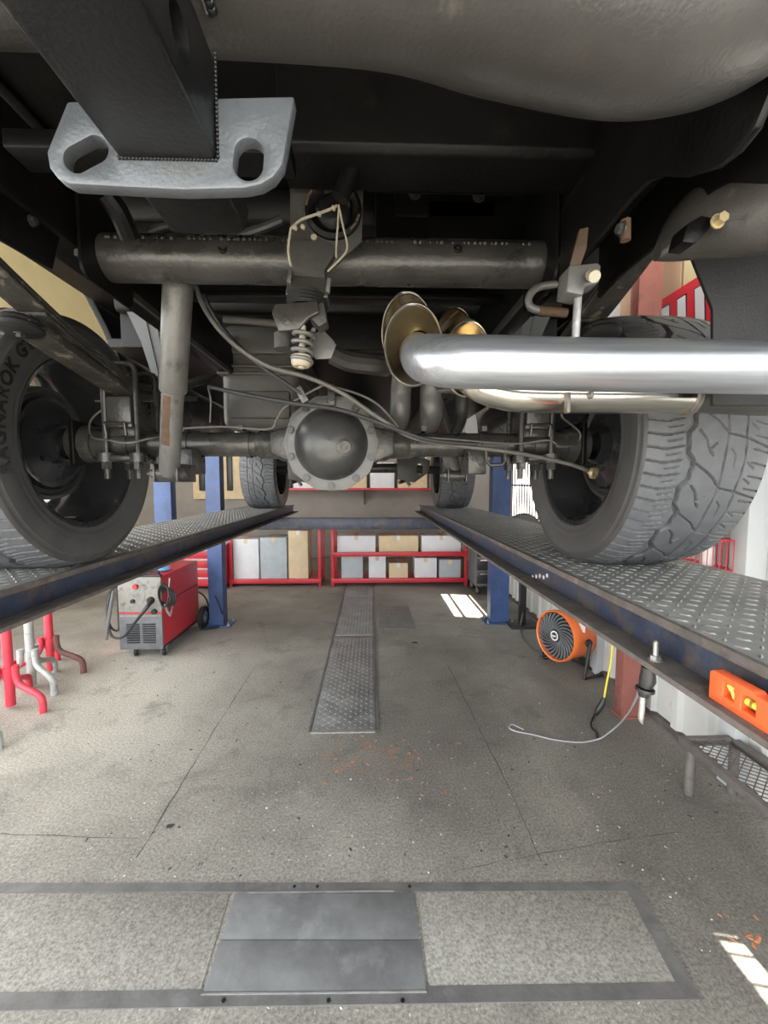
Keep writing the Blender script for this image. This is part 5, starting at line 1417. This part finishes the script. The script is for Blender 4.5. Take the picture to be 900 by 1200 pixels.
# ---- shelving along the back of the bay
def rack(xa, xb, Y, dep, ztop, levels, label, name='shelf_rack', backm=None):
    t = thing(name, label, 'shelving', ((xa+xb)/2, Y+dep/2, 0))
    for x in (xa, xb-.04):
        for y in (Y, Y+dep-.04):
            q = MB(); q.bb(x, x+.04, y, y+.04, 0, ztop, .003); q.build('upright', 'red_paint', t)
    for z in levels:
        q = MB(); q.bb(xa, xb, Y, Y+dep, z-.03, z, .003); sh = q.build('shelf', 'red_paint', t)
        q = MB(); q.bb(xa, xb, Y-.01, Y+.005, z-.05, z+.01, .002); q.build('shelf_lip', 'red_paint', sh)
    return t
Yb = 5.75
def zx(px, py, Y=Yb): p = P(px, py, Y); return p.x, p.z
xA0, _ = zx(268, 650); xA1, _ = zx(376, 650); xB0, _ = zx(388, 650); xB1, _ = zx(548, 650)
zTop = zx(300, 612)[1]; zMid = zx(300, 640)[1]
rack(xA0, xA1, Yb, .5, zTop+.03, (.10, zTop), 'red steel rack on the left with pale cartons at the back of the bay')
rack(xB0, xB1, Yb, .5, zTop+.02, (.10, zx(400, 648)[1], zTop), 'wide red steel rack on the right with a shelf of pale cartons')
def carton(px0, px1, py0, zbase, m, label, Y=Yb+.06, dep=.34):
    x0, x1 = zx(px0, 650, Y)[0], zx(px1, 650, Y)[0]; z1 = zx(px0, py0, Y)[1]
    t = thing('carton', label, 'box', ((x0+x1)/2, Y+dep/2, zbase))
    q = MB(); q.bb(x0, x1, Y, Y+dep, zbase, z1, .004); q.build('carton_body', m, t)
    xm = (x0+x1)/2
    q = MB(); q.bb(xm-.025, xm+.025, Y-.001, Y+dep+.001, z1-.06, z1+.001); q.build('tape', 'carton_cream' if m != 'carton_cream' else 'carton_white', t)
    return t
carton(273, 303, 632, .101, 'carton_white', 'white carton at the left end of the left rack')
carton(305, 336, 630, .101, 'carton_grey', 'pale blue-grey carton in the middle of the left rack')
carton(338, 361, 622, .101, 'carton_cream', 'cream carton at the right end of the left rack')
zsB = zx(400, 648)[1]
carton(400, 425, 650, .101, 'carton_grey', 'grey carton low in the wide rack, left end')
carton(432, 452, 652, .101, 'carton_white', 'white carton low in the wide rack, second from the left')
carton(456, 478, 660, .101, 'carton_cream', 'small cream carton low in the wide rack, third from the left')
carton(486, 512, 654, .101, 'carton_white', 'white carton low in the wide rack, fourth from the left')
carton(515, 540, 656, .101, 'carton_grey', 'grey carton low in the wide rack, right end')
for i, (a, b, m, l) in enumerate(((395, 440, 'carton_white', 'white tray carton on the upper shelf of the wide rack, left end'), (444, 490, 'carton_cream', 'cream tray carton on the upper shelf of the wide rack, middle'), (494, 540, 'carton_white', 'white tray carton on the upper shelf of the wide rack, right end'))):
    carton(a, b, 628, zsB+.001, m, l)
# wall shelf with cans and boxes above the racks
zw = zx(470, 572, 7.6)[1]
ws = thing('wall_shelf', 'red shelf on the back wall above the racks', 'shelf', (zx(470, 560, 7.6)[0], 7.8, zw))
x0, x1 = zx(300, 560, 7.6)[0], zx(550, 560, 7.6)[0]
q = MB(); q.bb(x0, x1, 7.6, RY1, zw-.04, zw, .004); q.build('shelf_board', 'red_paint', ws)
for x in (x0+.1, (x0+x1)/2, x1-.1):
    q = MB(); q.prism([(7.62, zw-.04), (RY1, zw-.04), (RY1, zw-.32)], .02, YZ(x)); q.build('shelf_bracket', 'iron_frame', ws)
wl_items = ((305, 340, 538, 'carton_grey', 'grey carton on the wall shelf, first from the left'), (345, 372, 545, 'carton_white', 'white carton on the wall shelf, second from the left'), (400, 430, 540, 'carton_cream', 'cream carton on the wall shelf, third from the left'), (434, 462, 542, 'carton_white', 'white carton on the wall shelf, fourth from the left'), (466, 500, 536, 'carton_cream', 'cream carton on the wall shelf, fifth from the left'), (504, 540, 540, 'carton_white', 'white carton on the wall shelf, right end'))
for a, b, py, m, l in wl_items: carton(a, b, py, zw+.001, m, l, Y=7.64, dep=.3)
# red tool cabinet behind the left post
x0, x1 = zx(212, 650, 5.6)[0], zx(262, 650, 5.6)[0]
tc_ = thing('tool_cabinet', 'red tool cabinet with pale top behind the left blue post', 'cabinet', ((x0+x1)/2, 5.8, 0))
zc = zx(230, 640, 5.6)[1]
q = MB(); q.bb(x0, x1, 5.6, 6.1, .05, zc, .008); q.build('cabinet_body', 'red_paint', tc_)
for k in range(4):
    h_ = (zc-.1)/4
    q = MB(); q.bb(x0+.02, x1-.02, 5.585, 5.602, .07+h_*k, .07+h_*(k+1)-.012, .003); d_ = q.build('drawer', 'red_paint', tc_)
    q = MB(); q.bb(x0+.06, x1-.06, 5.57, 5.588, .07+h_*(k+1)-.035, .07+h_*(k+1)-.02, .003); q.build('drawer_handle', 'bare_steel', d_)
q = MB(); q.bb(x0-.01, x1+.01, 5.58, 6.12, zc, zc+.03, .004); q.build('worktop', 'carton_white', tc_)
for s_ in (-1, 1):
    q = MB(); q.bb((x0+x1)/2+s_*.2-.03, (x0+x1)/2+s_*.2+.03, 5.65, 6.05, 0, .05); q.build('foot', 'black_plastic', tc_)
# tall drum-shaped bin and hanging dark panel on the back wall
x0, x1 = zx(225, 560, 7.9)[0], zx(300, 560, 7.9)[0]
tag_o = MB(); tag_o.bb(x0, x1, 7.93, 7.99, zx(250, 585, 7.9)[1], zx(250, 500, 7.9)[1], .005)
pb2 = thing('tool_board', 'brown tool board with dark tools on the back wall', 'tool board', ((x0+x1)/2, 7.95, zx(250, 585, 7.9)[1]))
tag_o.build('board', 'carton_cream', pb2)
for k in range(4):
    x = x0+(x1-x0)*(k+.7)/4.6
    q = MB(); q.bb(x-.05, x+.05, 7.88, 7.93, zx(250, 575, 7.9)[1]+.1*(k % 2), zx(250, 530, 7.9)[1], .01); q.build('hung_tool', 'black_plastic', pb2)
# outdoor greenery beyond the barred window
sh = thing('shrub', 'green shrub outdoors beyond the barred window', 'shrub', (4.2, 6.6, -.1))
q = MB()
for k in range(260):
    a = random.uniform(0, 2*PI); r_ = random.uniform(0, .75); z = random.uniform(.15, 1.15)
    c = V(4.2+r_*math.cos(a), 6.6+1.3*r_*math.sin(a), z); q.box(c, (.09, .05, .004), Euler((random.uniform(-1, 1), random.uniform(-1, 1), random.uniform(0, 6))))
q.build('foliage', 'sapling', sh, kind='stuff')
q = MB(); q.tube([(4.2, 6.6, -.1), (4.22, 6.62, .5), (4.2, 6.6, 1.0)], [.03, .02, .008], 8); q.build('stem', 'wall_brown', sh)
